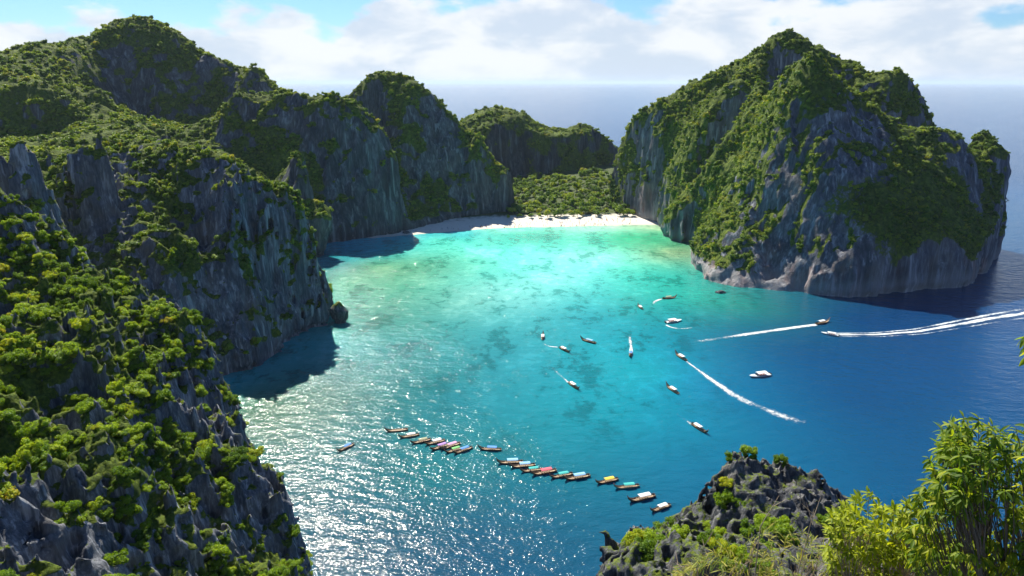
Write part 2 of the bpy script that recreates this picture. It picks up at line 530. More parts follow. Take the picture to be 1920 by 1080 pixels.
# left headland
massif('left_headland', [(P([
    (215, 250, 455), (258, 262, 452), (300, 275, 438), (350, 283, 425), (400, 282, 415), (440, 302, 410), (490, 340, 411), (540, 392, 412), (580, 462, 412), (604, 530, 412), (614, 575, 412),
    (300, 330, 405), (400, 345, 388), (440, 400, 384), (500, 450, 392), (550, 520, 402), (250, 345, 400), (260, 420, 372), (320, 430, 358), (375, 450, 378), (430, 480, 364), (480, 530, 384), (515, 550, 376), (555, 585, 398),
    (330, 570, 336), (420, 620, 348), (380, 675, 330), (300, 630, 312),
    (190, 290, 440), (160, 390, 405), (120, 360, 420), (60, 350, 420), (0, 330, 420), (120, 460, 372), (200, 470, 360), (240, 550, 335), (220, 610, 310),
    ('w', -400, 420, 105), ('w', -400, 520, 95), ('w', -330, 520, 85), ('w', -260, 520, 60), ('w', -200, 470, 50), ('w', -160, 460, 35), ('w', -300, 300, 70)]),
    [(-205, 268), (-178, 292), (-160, 314), (-151, 338), (-148, 356), (-143, 388), (-128, 406), (-120, 414), (-124, 434), (-160, 480), (-240, 560), (-330, 600), (-520, 610), (-520, 280), (-300, 255)], 0.08, 4),
    (P([(-60, 320, 318), (0, 308, 318), (45, 320, 318), (85, 372, 322), (120, 440, 326), (140, 500, 326), ('w', -300, 330, 70)]),
     [(-330, 290), (-215, 292), (-192, 312), (-190, 332), (-215, 345), (-330, 350)], 0.25, 3),
    (P([(135, 350, 380), (158, 300, 382), (180, 272, 382), (205, 276, 380), (222, 340, 378), ('w', -235, 398, 70)]),
     [(-275, 364), (-230, 366), (-212, 376), (-216, 393), (-250, 403), (-278, 388)], 0.12, 3),
    (P([(110, 300, 420), (122, 268, 420), (134, 290, 420)]), [(-306, 408), (-280, 408), (-278, 426), (-306, 430)], 0.12, 2),
    (P([(20, 310, 430), (45, 258, 430), (75, 290, 430), (85, 330, 428)]), [(-358, 415), (-306, 415), (-299, 435), (-328, 445), (-360, 440)], 0.12, 2)],
    1.7, M_ROCK_MID, amp=(6.5, 3.4, 1.7), flute=(8, 32), fine_s=(4.0, 7.0), ridged=True, veg_fn=lambda V, vn, pn, veg: np.clip((vn[:, 2] - 0.29 + 0.5 * pn) / 0.26, 0, 1))

# near left crag
massif('near_crag', [(P([
    (-60, 392, 236), (0, 402, 232), (60, 418, 232), (108, 462, 228), (150, 525, 222), (190, 535, 216), (250, 562, 210), (300, 602, 205), (342, 648, 200), (368, 735, 192), (402, 802, 186), (432, 852, 180), (462, 882, 175), (488, 905, 171), (520, 985, 160), (548, 1078, 150),
    (0, 520, 205), (60, 560, 198), (130, 610, 192), (200, 640, 185), (270, 660, 190), (300, 740, 175), (100, 690, 165), (180, 740, 160), (30, 800, 140), (120, 850, 140), (230, 860, 140), (330, 860, 155), (420, 960, 152), (60, 950, 115), (180, 960, 122), (320, 980, 132),
    (-60, 1080, 90), (0, 1080, 95), (150, 1080, 107), (300, 1080, 122), (450, 1080, 138), (0, 1200, 75), (200, 1200, 88), (400, 1200, 105),
    ('w', -160, 262, 40), ('w', -120, 240, 40), ('w', -85, 215, 25), ('w', -240, 240, 100), ('w', -260, 160, 100)]),
    [(-210, 258), (-160, 256), (-124, 236), (-94, 212), (-76, 192), (-60, 172), (-52, 152), (-48, 132), (-52, 100), (-70, 60), (-200, 50), (-280, 100), (-280, 250)], 0.10, 3)],
    0.9, M_ROCK_NEAR, amp=(2.6, 1.8, 1.3), flute=(4.2, 15), karst=6.0, fine_s=(2.6, 4.5), ridged=True, veg_fn=lambda V, vn, pn, veg: np.clip((vn[:, 2] - 0.18 + 0.5 * pn) / 0.28, 0, 1))

# foreground crag below the viewpoint, carrying on into the hillside under the camera
massif('foreground_crag', [(P([
    (1120, 1078, 72), (1150, 1012, 78), (1210, 1022, 80), (1280, 992, 84), (1335, 915, 88), (1375, 858, 89), (1410, 850, 90), (1460, 862, 92), (1510, 885, 94), (1572, 908, 96), (1588, 940, 95),
    (1200, 1060, 68), (1300, 1030, 74), (1400, 960, 82), (1480, 950, 84), (1400, 1080, 62), (1530, 1010, 78), (1600, 1080, 62), (1700, 1120, 58),
    ('w', 22, 45, 92), ('w', 45, 45, 95), ('w', 20, 25, 110), ('w', 40, 25, 115), ('w', 5, 8, 128), ('w', 30, 8, 132), ('w', 15, -10, 142), ('w', -15, -5, 138), ('w', 60, 30, 95)]),
    [(6, 64), (6.5, 79), (21, 91), (34, 97), (46, 101), (57, 100), (60, 88), (64, 60), (66, 20), (50, -20), (-30, -20), (-30, 0), (0, 20), (16, 50)], 0.06, 1.5)],
    0.45, M_ROCK_DARK, amp=(1.3, 1.0, 0.8), flute=(2.2, 7), karst=2.4, fine_s=(1.25, 2.2), ridged=True, zlo=60.0, notch=0, veg_fn=lambda V, vn, pn, veg: np.clip((vn[:, 2] - 0.62 + 0.5 * pn) / 0.25, 0, 1) * 0.7)
# ------------------------------------------------------------------ the sea
def axis(fine, lo, hi):
    a = list(fine)
    st = fine[1] - fine[0]
    s = st
    while a[-1] < hi:
        s *= 1.25
        a.append(a[-1] + s)
    s = st
    while a[0] > lo:
        s *= 1.25
        a.insert(0, a[0] - s)
    return np.array(a, np.float32)


wx = axis(np.arange(-240, 480, 4.0), -160000, 160000)
wy = axis(np.arange(110, 810, 4.0), -3000, 260000)
WX, WY = np.meshgrid(wx, wy, indexing='ij')
# water-body colour: depth over sand and reef, set by eye, brightened where cliff shadows fall (pixel, linear rgb)
wc = [
    # lagoon over white sand
    (900, 470, (.150, .66, .55)), (1000, 475, (.150, .66, .56)), (1080, 480, (.22, .64, .58)), (1180, 478, (.18, .56, .44)), (960, 510, (.13, .56, .50)), (1060, 520, (.18, .55, .52)), (990, 540, (.17, .52, .49)), (900, 545, (.16, .45, .41)), (820, 450, (.11, .58, .50)), (1180, 500, (.10, .52, .42)),
    (1230, 428, (.30, .48, .30)), (1270, 470, (.17, .30, .17)), (1240, 480, (.20, .38, .24)), (1000, 432, (.12, .55, .42)), (940, 432, (.16, .62, .50)), (1100, 432, (.25, .62, .48)), (1160, 430, (.22, .55, .40)),
    (1190, 445, (.025, .36, .20)), (1000, 442, (.05, .40, .30)), (780, 440, (.05, .40, .46)), (870, 440, (.07, .46, .48)),  # beach-left points brightened in colour to fill the cliff shadow there
    # reef flats
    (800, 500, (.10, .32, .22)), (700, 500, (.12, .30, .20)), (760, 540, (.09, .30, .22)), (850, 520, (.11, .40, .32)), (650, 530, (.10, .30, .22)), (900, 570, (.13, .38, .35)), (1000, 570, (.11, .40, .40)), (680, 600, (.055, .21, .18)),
    (640, 500, (.05, .22, .22)), (640, 480, (.025, .24, .30)), (700, 470, (.035, .32, .37)),  # shadowed water left of the beach, fill light put into its colour
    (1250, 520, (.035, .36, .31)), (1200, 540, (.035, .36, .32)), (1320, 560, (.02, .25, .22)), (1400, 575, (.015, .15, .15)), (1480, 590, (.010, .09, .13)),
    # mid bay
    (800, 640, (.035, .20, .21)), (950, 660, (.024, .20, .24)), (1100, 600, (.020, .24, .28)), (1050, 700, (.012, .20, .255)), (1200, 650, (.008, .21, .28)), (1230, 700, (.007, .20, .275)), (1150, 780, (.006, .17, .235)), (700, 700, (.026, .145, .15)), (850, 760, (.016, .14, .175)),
    (500, 660, (.03, .27, .30)), (430, 720, (.03, .25, .28)), (560, 640, (.035, .29, .31)), (480, 760, (.045, .12, .09)), (600, 720, (.035, .13, .12)), (450, 800, (.04, .11, .085)),  # headland-foot points brightened in colour to lighten the cast shadow
    # deep water
    (1400, 640, (.006, .085, .17)), (1500, 660, (.005, .055, .145)), (1300, 720, (.006, .15, .26)), (1350, 800, (.005, .115, .21)), (1600, 750, (.005, .048, .135)), (1750, 700, (.006, .045, .135)), (1850, 640, (.008, .048, .14)), (1800, 800, (.005, .048, .13)), (1650, 850, (.005, .055, .14)),
    (1250, 880, (.006, .10, .18)), (1100, 900, (.007, .10, .155)), (950, 850, (.010, .125, .165)), (800, 900, (.010, .10, .13)), (650, 850, (.02, .10, .12)), (700, 1000, (.012, .06, .10)), (900, 1000, (.010, .062, .115)), (1080, 1040, (.008, .062, .12)), (600, 950, (.014, .07, .10)),
    (1600, 600, (.005, .040, .12)), (1700, 570, (.004, .030, .10)), (1880, 520, (.008, .045, .14)), (1900, 350, (.010, .06, .17)),
]
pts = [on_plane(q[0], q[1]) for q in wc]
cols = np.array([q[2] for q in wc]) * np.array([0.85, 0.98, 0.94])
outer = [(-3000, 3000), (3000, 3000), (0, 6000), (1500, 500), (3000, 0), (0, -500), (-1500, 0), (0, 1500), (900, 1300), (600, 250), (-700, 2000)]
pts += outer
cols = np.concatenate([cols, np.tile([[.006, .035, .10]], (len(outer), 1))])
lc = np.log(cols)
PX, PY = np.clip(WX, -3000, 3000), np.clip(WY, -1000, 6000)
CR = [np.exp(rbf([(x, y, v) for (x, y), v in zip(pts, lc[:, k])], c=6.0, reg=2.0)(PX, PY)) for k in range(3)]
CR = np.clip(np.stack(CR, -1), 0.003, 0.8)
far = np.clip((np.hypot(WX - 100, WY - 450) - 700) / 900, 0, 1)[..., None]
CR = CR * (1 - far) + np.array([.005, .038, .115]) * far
nxv, nyv = WX.shape
ii = np.arange(nxv * nyv).reshape(nxv, nyv)
qs = np.stack([ii[:-1, :-1], ii[1:, :-1], ii[1:, 1:], ii[:-1, 1:]], -1).reshape(-1, 4)

m_sea, N, out = mat('sea_water')
geo = N.n('ShaderNodeNewGeometry').outputs['Position']
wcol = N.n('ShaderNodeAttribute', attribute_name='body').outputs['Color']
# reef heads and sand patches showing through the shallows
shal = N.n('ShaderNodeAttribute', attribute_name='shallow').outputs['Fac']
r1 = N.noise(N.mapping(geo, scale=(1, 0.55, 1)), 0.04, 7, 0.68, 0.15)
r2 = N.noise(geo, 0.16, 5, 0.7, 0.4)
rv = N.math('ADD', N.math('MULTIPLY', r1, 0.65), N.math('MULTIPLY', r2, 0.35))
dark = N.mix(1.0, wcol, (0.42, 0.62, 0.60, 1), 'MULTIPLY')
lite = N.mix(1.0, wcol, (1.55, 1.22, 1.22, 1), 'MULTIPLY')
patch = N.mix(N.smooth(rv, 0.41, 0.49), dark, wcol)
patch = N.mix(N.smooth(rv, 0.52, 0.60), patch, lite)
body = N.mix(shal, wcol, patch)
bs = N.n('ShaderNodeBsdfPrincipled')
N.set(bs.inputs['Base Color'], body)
bs.inputs['Roughness'].default_value = 0.10
bs.inputs['Specular IOR Level'].default_value = 0.26
bs.inputs['IOR'].default_value = 1.33
wv = N.mapping(geo, scale=(0.75, 1.25, 1), rot=(0, 0, R(18)))
b1 = N.noise(wv, 0.20, 2, 0.5, 0.3)
b2 = N.noise(wv, 1.0, 2, 0.55, 0.3)
b3 = N.noise(geo, 0.045, 2, 0.5, 0.2)
gust = N.smooth(N.noise(N.mapping(geo, scale=(1, 0.6, 1)), 0.012, 3, 0.5), 0.32, 0.68)
hgt = N.math('ADD', N.math('MULTIPLY', b1, 1.2), N.math('MULTIPLY', N.math('MULTIPLY', b2, 0.75), N.math('ADD', 0.55, N.math('MULTIPLY', gust, 0.6))))
b4 = N.noise(wv, 0.11, 2, 0.5, 0.4)
hgt = N.math('ADD', hgt, N.math('ADD', N.math('MULTIPLY', b3, 0.7), N.math('MULTIPLY', b4, 1.6)))
bp = N.n('ShaderNodeBump', ins={'Strength': 1.0, 'Distance': 0.46, 'Height': hgt})
N.set(bs.inputs['Normal'], bp.outputs[0])
m_sea.node_tree.links.new(bs.outputs[0], out.inputs[0])

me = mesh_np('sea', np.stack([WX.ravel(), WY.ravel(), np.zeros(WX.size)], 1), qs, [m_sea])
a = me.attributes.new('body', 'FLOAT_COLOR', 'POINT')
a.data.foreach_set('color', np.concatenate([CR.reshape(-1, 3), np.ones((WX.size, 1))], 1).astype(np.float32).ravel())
lum = CR.reshape(-1, 3)[:, 1]
a = me.attributes.new('shallow', 'FLOAT', 'POINT')
a.data.foreach_set('value', np.clip((lum - 0.08) / 0.10, 0, 1).astype(np.float32))
tag(link('sea', me), kind='structure')

# ------------------------------------------------------------------ beach and the ground of the grove behind it
shore = [on_plane(*q) for q in [(700, 447), (745, 442), (800, 438), (850, 434), (900, 430), (945, 427.5), (1000, 426), (1060, 425), (1120, 423.5), (1180, 422), (1240, 421.5)]]
shore = [(shore[0][0] - 40, shore[0][1] + 10)] + shore + [(shore[-1][0] + 60, shore[-1][1] + 5)]
sx = np.array([q[0] for q in shore])
sy = np.array([q[1] for q in shore])
bx = np.arange(-190, 215, 2.5)
by = np.concatenate([np.arange(-12, 60, 2.0), np.arange(60, 420, 6.0)])
BX, BD = np.meshgrid(bx, by, indexing='ij')
BY = np.interp(BX, sx, sy) + BD


def beach_z(x, y):
    d = y - np.interp(x, sx, sy)
    z = np.where(d < 0, d * 0.06, np.minimum(d * 0.075, 2.4 + d * 0.012))
    hill = np.clip((d - 45) / 170, 0, 1) ** 1.2 * (4 + 12 * np.clip((x + 20) / 150, 0, 1))
    return z + hill + 0.12 * noise3(x / 6, y / 6, x * 0)


BZ = beach_z(BX, BY)
ii = np.arange(BX.size).reshape(BX.shape)
qs = np.stack([ii[:-1, :-1], ii[1:, :-1], ii[1:, 1:], ii[:-1, 1:]], -1).reshape(-1, 4)
m_sand, N, out = mat('white_sand')
geo = N.n('ShaderNodeNewGeometry').outputs['Position']
z = N.n('ShaderNodeSeparateXYZ')
N.set(z.inputs[0], geo)
sc_ = N.mix(N.noise(geo, 0.25, 5, 0.6), (0.54, 0.49, 0.42, 1), (0.68, 0.63, 0.56, 1))
wet = N.smooth(z.outputs[2], 0.55, 0.15)
sc_ = N.mix(N.math('MULTIPLY', wet, 0.6), sc_, (0.48, 0.44, 0.34, 1))
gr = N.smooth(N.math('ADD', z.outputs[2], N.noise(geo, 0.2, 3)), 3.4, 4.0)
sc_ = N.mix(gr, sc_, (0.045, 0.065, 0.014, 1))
bs = N.n('ShaderNodeBsdfPrincipled')
N.set(bs.inputs['Base Color'], sc_)
bs.inputs['Roughness'].default_value = 0.9
bs.inputs['Specular IOR Level'].default_value = 0.26
bp = N.n('ShaderNodeBump', ins={'Strength': 0.5, 'Distance': 0.3, 'Height': N.noise(geo, 0.8, 5, 0.65)})
N.set(bs.inputs['Normal'], bp.outputs[0])
m_sand.node_tree.links.new(bs.outputs[0], out.inputs[0])
me = mesh_np('beach', np.stack([BX.ravel(), BY.ravel(), BZ.ravel()], 1), qs, [m_sand])
tag(link('beach', me), kind='structure')
# ------------------------------------------------------------------ foliage
def leaf_material(name, ramp, trans=0.45, lw=0.28):
    m, N, out = mat(name)
    rnd = N.n('ShaderNodeObjectInfo').outputs['Random']
    lr = N.n('ShaderNodeAttribute', attribute_name='lr').outputs['Fac']
    pos = N.n('ShaderNodeNewGeometry').outputs['Position']
    stand = N.math('MULTIPLY', N.math('SUBTRACT', N.noise(pos, 0.035, 3, 0.6), 0.5), 1.0)
    v = N.math('ADD', stand, N.math('ADD', N.math('MULTIPLY', rnd, 1 - lw), N.math('MULTIPLY', lr, lw)))
    c = N.ramp(v, ramp)
    d = N.n('ShaderNodeBsdfPrincipled')
    N.set(d.inputs['Base Color'], c)
    d.inputs['Roughness'].default_value = 0.55
    d.inputs['Specular IOR Level'].default_value = 0.25
    t = N.n('ShaderNodeBsdfTranslucent')
    N.set(t.inputs[0], N.mix(1.0, c, (1.55, 1.45, 0.55, 1), 'MULTIPLY'))
    mx = N.n('ShaderNodeMixShader')
    mx.inputs[0].default_value = trans
    m.node_tree.links.new(d.outputs[0], mx.inputs[1])
    m.node_tree.links.new(t.outputs[0], mx.inputs[2])
    m.node_tree.links.new(mx.outputs[0], out.inputs[0])
    return m


M_LEAF_FAR = leaf_material('foliage_far', [(0.0, (.055, .105, .016)), (0.3, (.105, .18, .02)), (0.6, (.18, .26, .026)), (0.9, (.28, .33, .032)), (1.0, (.32, .27, .035))], 0.38)
M_LEAF_MID = leaf_material('foliage_mid', [(0.0, (.055, .11, .016)), (0.35, (.115, .20, .02)), (0.65, (.20, .29, .024)), (0.9, (.30, .35, .03)), (1.0, (.34, .26, .03))], 0.40)
M_LEAF_NEAR = leaf_material('foliage_near', [(0.0, (.065, .135, .014)), (0.35, (.15, .25, .018)), (0.65, (.26, .37, .022)), (0.9, (.38, .42, .03)), (1.0, (.42, .30, .03))], 0.45)


def bark_material(name, c0, c1):
    m, N, out = mat(name)
    geo = N.n('ShaderNodeNewGeometry').outputs['Position']
    bs = N.n('ShaderNodeBsdfPrincipled')
    N.set(bs.inputs['Base Color'], N.mix(N.noise(N.mapping(geo, scale=(1, 1, .3)), 6, 5, .6), (*c0, 1), (*c1, 1)))
    bs.inputs['Roughness'].default_value = 0.85
    m.node_tree.links.new(bs.outputs[0], out.inputs[0])
    return m


M_BARK = bark_material('bark', (.06, .045, .03), (.20, .16, .12))


def tube(path, radii, n=6):
    """tapered tube along a path -> verts, quads"""
    path = [Vector(p) for p in path]
    v, q = [], []
    for i, p in enumerate(path):
        t = (path[min(i + 1, len(path) - 1)] - path[max(i - 1, 0)]).normalized()
        u = t.orthogonal().normalized()
        w = t.cross(u)
        for k in range(n):
            a = 2 * math.pi * k / n
            v.append(p + (u * math.cos(a) + w * math.sin(a)) * radii[i])
    for i in range(len(path) - 1):
        for k in range(n):
            q.append((i * n + k, i * n + (k + 1) % n, (i + 1) * n + (k + 1) % n, (i + 1) * n + k))
    return np.array([tuple(p) for p in v], np.float32), np.array(q, np.int32)


def crown_arrays(seed, nleaf, size, lobes=7, flat=0.75, core=True):
    g = np.random.default_rng(seed)
    c = np.stack([g.uniform(-.6, .6, lobes), g.uniform(-.6, .6, lobes), g.uniform(.25, .9, lobes) * flat], 1)
    c[0] = (0, 0, .75 * flat)
    r = g.uniform(.30, .50, lobes) * (7 / max(7, lobes)) ** .7
    which = g.integers(0, lobes, nleaf)
    d = g.normal(size=(nleaf, 3))
    d[:, 2] = np.abs(d[:, 2]) * 0.9 - 0.25
    d /= np.linalg.norm(d, axis=1, keepdims=True)
    p = c[which] + d * (r[which] * g.uniform(.72, 1.08, nleaf))[:, None]
    n = d + g.normal(size=(nleaf, 3)) * 0.55
    n /= np.linalg.norm(n, axis=1, keepdims=True)
    t = np.cross(n, g.normal(size=(nleaf, 3)))
    t /= np.linalg.norm(t, axis=1, keepdims=True)
    b = np.cross(n, t)
    L = (size * g.uniform(.6, 1.35, nleaf))[:, None]
    Wd = L * g.uniform(.45, .75, (nleaf, 1))
    V = np.stack([p - t * L, p + b * Wd - n * L * .15, p + t * L - n * L * .25, p - b * Wd - n * L * .15], 1).reshape(-1, 3)
    Q = np.arange(nleaf * 4).reshape(-1, 4)
    lr = np.repeat(g.random(nleaf), 4)
    if core:
        for cc, rr in zip(c, r):
            bm = bmesh.new()
            bmesh.ops.create_icosphere(bm, subdivisions=1, radius=rr * .74)
            bv = np.array([v.co[:] for v in bm.verts]) * (1 + .15 * g.normal(size=(len(bm.verts), 1))) + cc
            bf = np.array([[v.index for v in f.verts] + [f.verts[2].index] for f in bm.faces])
            bm.free()
            # triangles kept as quads by splitting: use two-triangle fans
            mid = (bv[bf[:, 1]] + bv[bf[:, 2]]) / 2
            o = len(V)
            V = np.concatenate([V, bv, mid])
            mi = o + len(bv) + np.arange(len(bf))
            Q = np.concatenate([Q, np.stack([bf[:, 0] + o, bf[:, 1] + o, mi, bf[:, 2] + o], 1)])
            lr = np.concatenate([lr, np.full(len(bv) + len(mid), .15)])  # cores darker than the leaves: the crown's inner shade put into colour
    return V, Q, lr


def leafy_mesh(name, V, Q, lr, m):
    me = mesh_np(name, V, Q, [m], smooth=False)
    a = me.attributes.new('lr', 'FLOAT', 'POINT')
    a.data.foreach_set('value', np.asarray(lr, np.float32))
    return me


def proto_set(tagname, n, nleaf, size, m, seed, extra=0):
    out = []
    for i in range(n):
        V, Q, lr = crown_arrays(seed + i, nleaf, size, lobes=5 + i % 4 + extra, flat=.62 + .1 * (i % 4))
        out.append(leafy_mesh(tagname, V, Q, lr, m))
    return out


PR_FAR = proto_set('tree_crown_far', 5, 170, .15, M_LEAF_FAR, 100)
PR_MID = proto_set('shrub_crown_mid', 6, 330, .115, M_LEAF_MID, 200)
PR_NEAR = proto_set('shrub_crown_near', 8, 1700, .052, M_LEAF_NEAR, 300, extra=6)


def proto_collection(name, meshes):
    c = bpy.data.collections.new(name)          # never linked to the scene: only a source for the scattered cover
    for m_ in meshes:
        c.objects.link(bpy.data.objects.new(name, m_))
    return c


PC = {id(s): proto_collection(n, s) for n, s in (('far_crowns', PR_FAR), ('mid_crowns', PR_MID), ('near_crowns', PR_NEAR))}


def scatter_tree(coll):
    ng = bpy.data.node_groups.new('scatter', 'GeometryNodeTree')
    ng.interface.new_socket('Geometry', in_out='INPUT', socket_type='NodeSocketGeometry')
    ng.interface.new_socket('Geometry', in_out='OUTPUT', socket_type='NodeSocketGeometry')
    n = ng.nodes
    gi, go = n.new('NodeGroupInput'), n.new('NodeGroupOutput')
    ci = n.new('GeometryNodeCollectionInfo')
    ci.inputs['Collection'].default_value = coll
    ci.inputs['Separate Children'].default_value = True
    ci.inputs['Reset Children'].default_value = True
    ip = n.new('GeometryNodeInstanceOnPoints')
    ip.inputs['Pick Instance'].default_value = True

    def attr(nm, ty):
        a = n.new('GeometryNodeInputNamedAttribute')
        a.data_type = ty
        a.inputs['Name'].default_value = nm
        return a.outputs['Attribute']
    ng.links.new(gi.outputs[0], ip.inputs['Points'])
    ng.links.new(ci.outputs[0], ip.inputs['Instance'])
    ng.links.new(attr('pick', 'INT'), ip.inputs['Instance Index'])
    ng.links.new(attr('rot', 'FLOAT_VECTOR'), ip.inputs['Rotation'])
    ng.links.new(attr('scl', 'FLOAT_VECTOR'), ip.inputs['Scale'])
    ng.links.new(ip.outputs[0], go.inputs[0])
    return ng


NGS = {k: scatter_tree(c) for k, c in PC.items()}


def sample_cover(key, cover, rlo, rhi, seed, thr=0.35, clump=1.0):
    """random spots on the plant-bearing faces of a massif that can face the bay"""
    d = MASS[key]
    g = np.random.default_rng(seed)
    Q, V = d['Q'], d['V']
    fv = d['veg'][Q].mean(1)
    ctr = V[Q].mean(1)
    tocam = CAMP - ctr
    dist = np.linalg.norm(tocam, axis=1)
    facing = (d['fn'] * tocam).sum(1) / dist
    w = d['fa'] * np.clip((fv - thr) / 0.4, 0, 1) * (facing > -0.45)
    pn = fbm(ctr[:, 0] / 9, ctr[:, 1] / 9, ctr[:, 2] / 9, 2)
    w = w * np.clip(0.75 + clump * pn, 0.05, 2)
    rm = (rlo + rhi) / 2
    n = int(cover * w.sum() / (math.pi * rm * rm))
    f = g.choice(len(Q), n, p=w / w.sum())
    uv = g.random((n, 2))
    a, b, c, e = (V[Q[f, k]] for k in range(4))
    p = (a * (1 - uv[:, :1]) + b * uv[:, :1]) * (1 - uv[:, 1:]) + (e * (1 - uv[:, :1]) + c * uv[:, :1]) * uv[:, 1:]
    r = rlo + (rhi * 1.15 - rlo) * g.random(n) ** 2.3
    lean = d['fn'][f] * 0.35
    rot = np.stack([-lean[:, 1] + g.normal(0, .08, n), lean[:, 0] + g.normal(0, .08, n), g.uniform(0, 6.28, n)], 1)
    scl = np.stack([r * g.uniform(.85, 1.2, n), r * g.uniform(.85, 1.2, n), r * g.uniform(.8, 1.3, n)], 1)
    p[:, 2] -= r * 0.22
    return dict(p=p, rot=rot, scl=scl, r=r, dist=dist[f], n=d['fn'][f])


def scatter_object(name, S, protos, label, cat):
    n = len(S['p'])
    me = bpy.data.meshes.new(name)
    me.vertices.add(n)
    me.vertices.foreach_set('co', S['p'].astype(np.float32).ravel())
    a = me.attributes.new('pick', 'INT', 'POINT')
    a.data.foreach_set('value', rng.integers(0, len(protos), n).astype(np.int32))
    for k in ('rot', 'scl'):
        a = me.attributes.new(k, 'FLOAT_VECTOR', 'POINT')
        a.data.foreach_set('vector', S[k].astype(np.float32).ravel())
    o = link(name, me)
    md = o.modifiers.new('scatter', 'NODES')
    md.node_group = NGS[id(protos)]
    tag(o, label, cat, kind='stuff')
    print('scatter', name, n)
    return o


scatter_object('mountain_forest', sample_cover('mountain', 1.5, 1.9, 5.0, 1), PR_FAR, 'dense green forest covering the tall mountain at far left', 'forest')
scatter_object('far_hill_forest', sample_cover('far_hill', 1.2, 2.4, 5.0, 2), PR_FAR, 'dark green forest on the low hill behind the beach', 'forest')
scatter_object('centre_peak_forest', sample_cover('centre_peak', 1.4, 1.6, 4.2, 3), PR_FAR, 'dark forest on the rounded peak left of the beach', 'forest')
scatter_object('back_cliff_forest', sample_cover('back_cliff', 1.4, 1.4, 3.8, 4), PR_FAR, 'green bushes crowning the shaded cliff behind the left headland', 'forest')
scatter_object('right_massif_forest', sample_cover('right_massif', 1.6, 1.2, 3.7, 5), PR_FAR, 'olive green bushes covering the slopes of the big right massif', 'forest')
scatter_object('left_headland_forest', sample_cover('left_headland', 1.5, 0.9, 3.2, 6), PR_MID, 'green bushes covering the ridges of the left headland', 'shrubs')
# ------------------------------------------------------------------ sea stack and loose rocks
def small_rock(name, poly_c, rad, top, res, flare, label, cat, seed, m):
    g = np.random.default_rng(seed)
    cx, cy = poly_c
    poly = [(cx + rad[0] * (1 + .18 * g.normal()) * math.cos(t), cy + rad[1] * (1 + .18 * g.normal()) * math.sin(t)) for t in np.linspace(0, 2 * math.pi, 10)[:-1]]
    ctrl = [(cx, cy, top), (cx + rad[0] * .7, cy, top * .78), (cx - rad[0] * .7, cy, top * .86), (cx, cy + rad[1] * .7, top * .8), (cx, cy - rad[1] * .7, top * .8)]
    o = massif(name, [(ctrl, poly, flare, .6)], res, m, amp=(.5 * rad[0] / 5, .5 * rad[0] / 5, .3 * rad[0] / 5), flute=(2, 5), zlo=-1.5, notch=1.2 if top > 6 else 0)
    del o['kind']
    tag(o, label, cat)
    return o


small_rock('sea_stack', on_plane(637, 604), (4.6, 4.2), 14.0, 0.5, -0.10, 'dark mushroom shaped sea stack beside the tip of the left headland', 'rock', 3, M_ROCK_DARK)
small_rock('boulder', on_plane(761, 438), (4.0, 2.4), 2.8, 0.4, 0.3, 'dark boulder lying at the left end of the beach', 'rock', 4, M_ROCK_DARK)
small_rock('reef_rock', on_plane(1352, 549), (4.2, 2.0), 1.7, 0.4, 0.4, 'low dark rock awash below the foot of the right massif', 'rock', 5, M_ROCK_DARK)

# ------------------------------------------------------------------ shrubs on the near crag: the largest ones singly, the rest as one mass
S = sample_cover('near_crag', 2.0, 0.7, 3.1, 7, thr=0.28, clump=1.4)
dn = MASS['near_crag']
bvh = BVHTree.FromPolygons([tuple(v) for v in dn['V'].tolist()], dn['Q'].tolist())
score = S['r'] / S['dist']
order = np.argsort(-score)
c0 = Vector((0, 0, CAM_H))
single = []
for i in order:
    p = Vector(S['p'][i]) + Vector((0, 0, S['r'][i] * 1.0))
    pj = p - c0
    yc = pj.y * math.cos(PITCH) - pj.z * math.sin(PITCH)
    zc = pj.y * math.sin(PITCH) + pj.z * math.cos(PITCH)
    px, py = 960 + FPX * pj.x / yc, 540 - FPX * zc / yc
    if not (5 < px < 1915 and 5 < py < 1070):
        continue
    h = bvh.ray_cast(c0, pj.normalized())
    if h[0] is not None and h[3] < pj.length - S['r'][i] * 0.9:
        continue
    single.append((int(i), py, px))
    if len(single) == 300:
        break
zones = (('leafy green shrub on the upper ridge of the near left crag', 'shrubs on the upper ridge of the near left crag'),
         ('leafy green shrub among grey rocks halfway down the near left crag', 'shrubs halfway down the near left crag'),
         ('leafy green shrub at the bottom left corner, low on the near left crag', 'shrubs at the bottom of the near left crag'))
for i, py, px in single:
    o = link('shrub', PR_NEAR[i % len(PR_NEAR)])
    o.location = S['p'][i]
    o.rotation_euler = S['rot'][i]
    o.scale = S['scl'][i]
    zl = zones[0 if py < 620 else (1 if py < 850 else 2)]
    tag(o, zl[0], 'shrub', zl[1])
keep = np.ones(len(S['r']), bool)
keep[[i for i, _, _ in single]] = False
S2 = {k: v[keep] for k, v in S.items()}
scatter_object('near_crag_undergrowth', S2, PR_NEAR, 'small green undergrowth between the shrubs of the near left crag', 'shrubs')

# shrubs on the foreground crag
S = sample_cover('foreground_crag', 1.0, 0.5, 1.9, 8, thr=0.22)
fin = S['p'][:, 1] > 58
S = {k: v[fin] for k, v in S.items()}
order = np.argsort(-S['r'])[:70]
for i in order:
    o = link('crag_shrub', PR_NEAR[int(i) % len(PR_NEAR)])
    o.location, o.rotation_euler, o.scale = S['p'][i], S['rot'][i], S['scl'][i]
    tag(o, 'small green shrub clinging to the dark foreground crag', 'shrub', 'shrubs on the dark foreground crag')

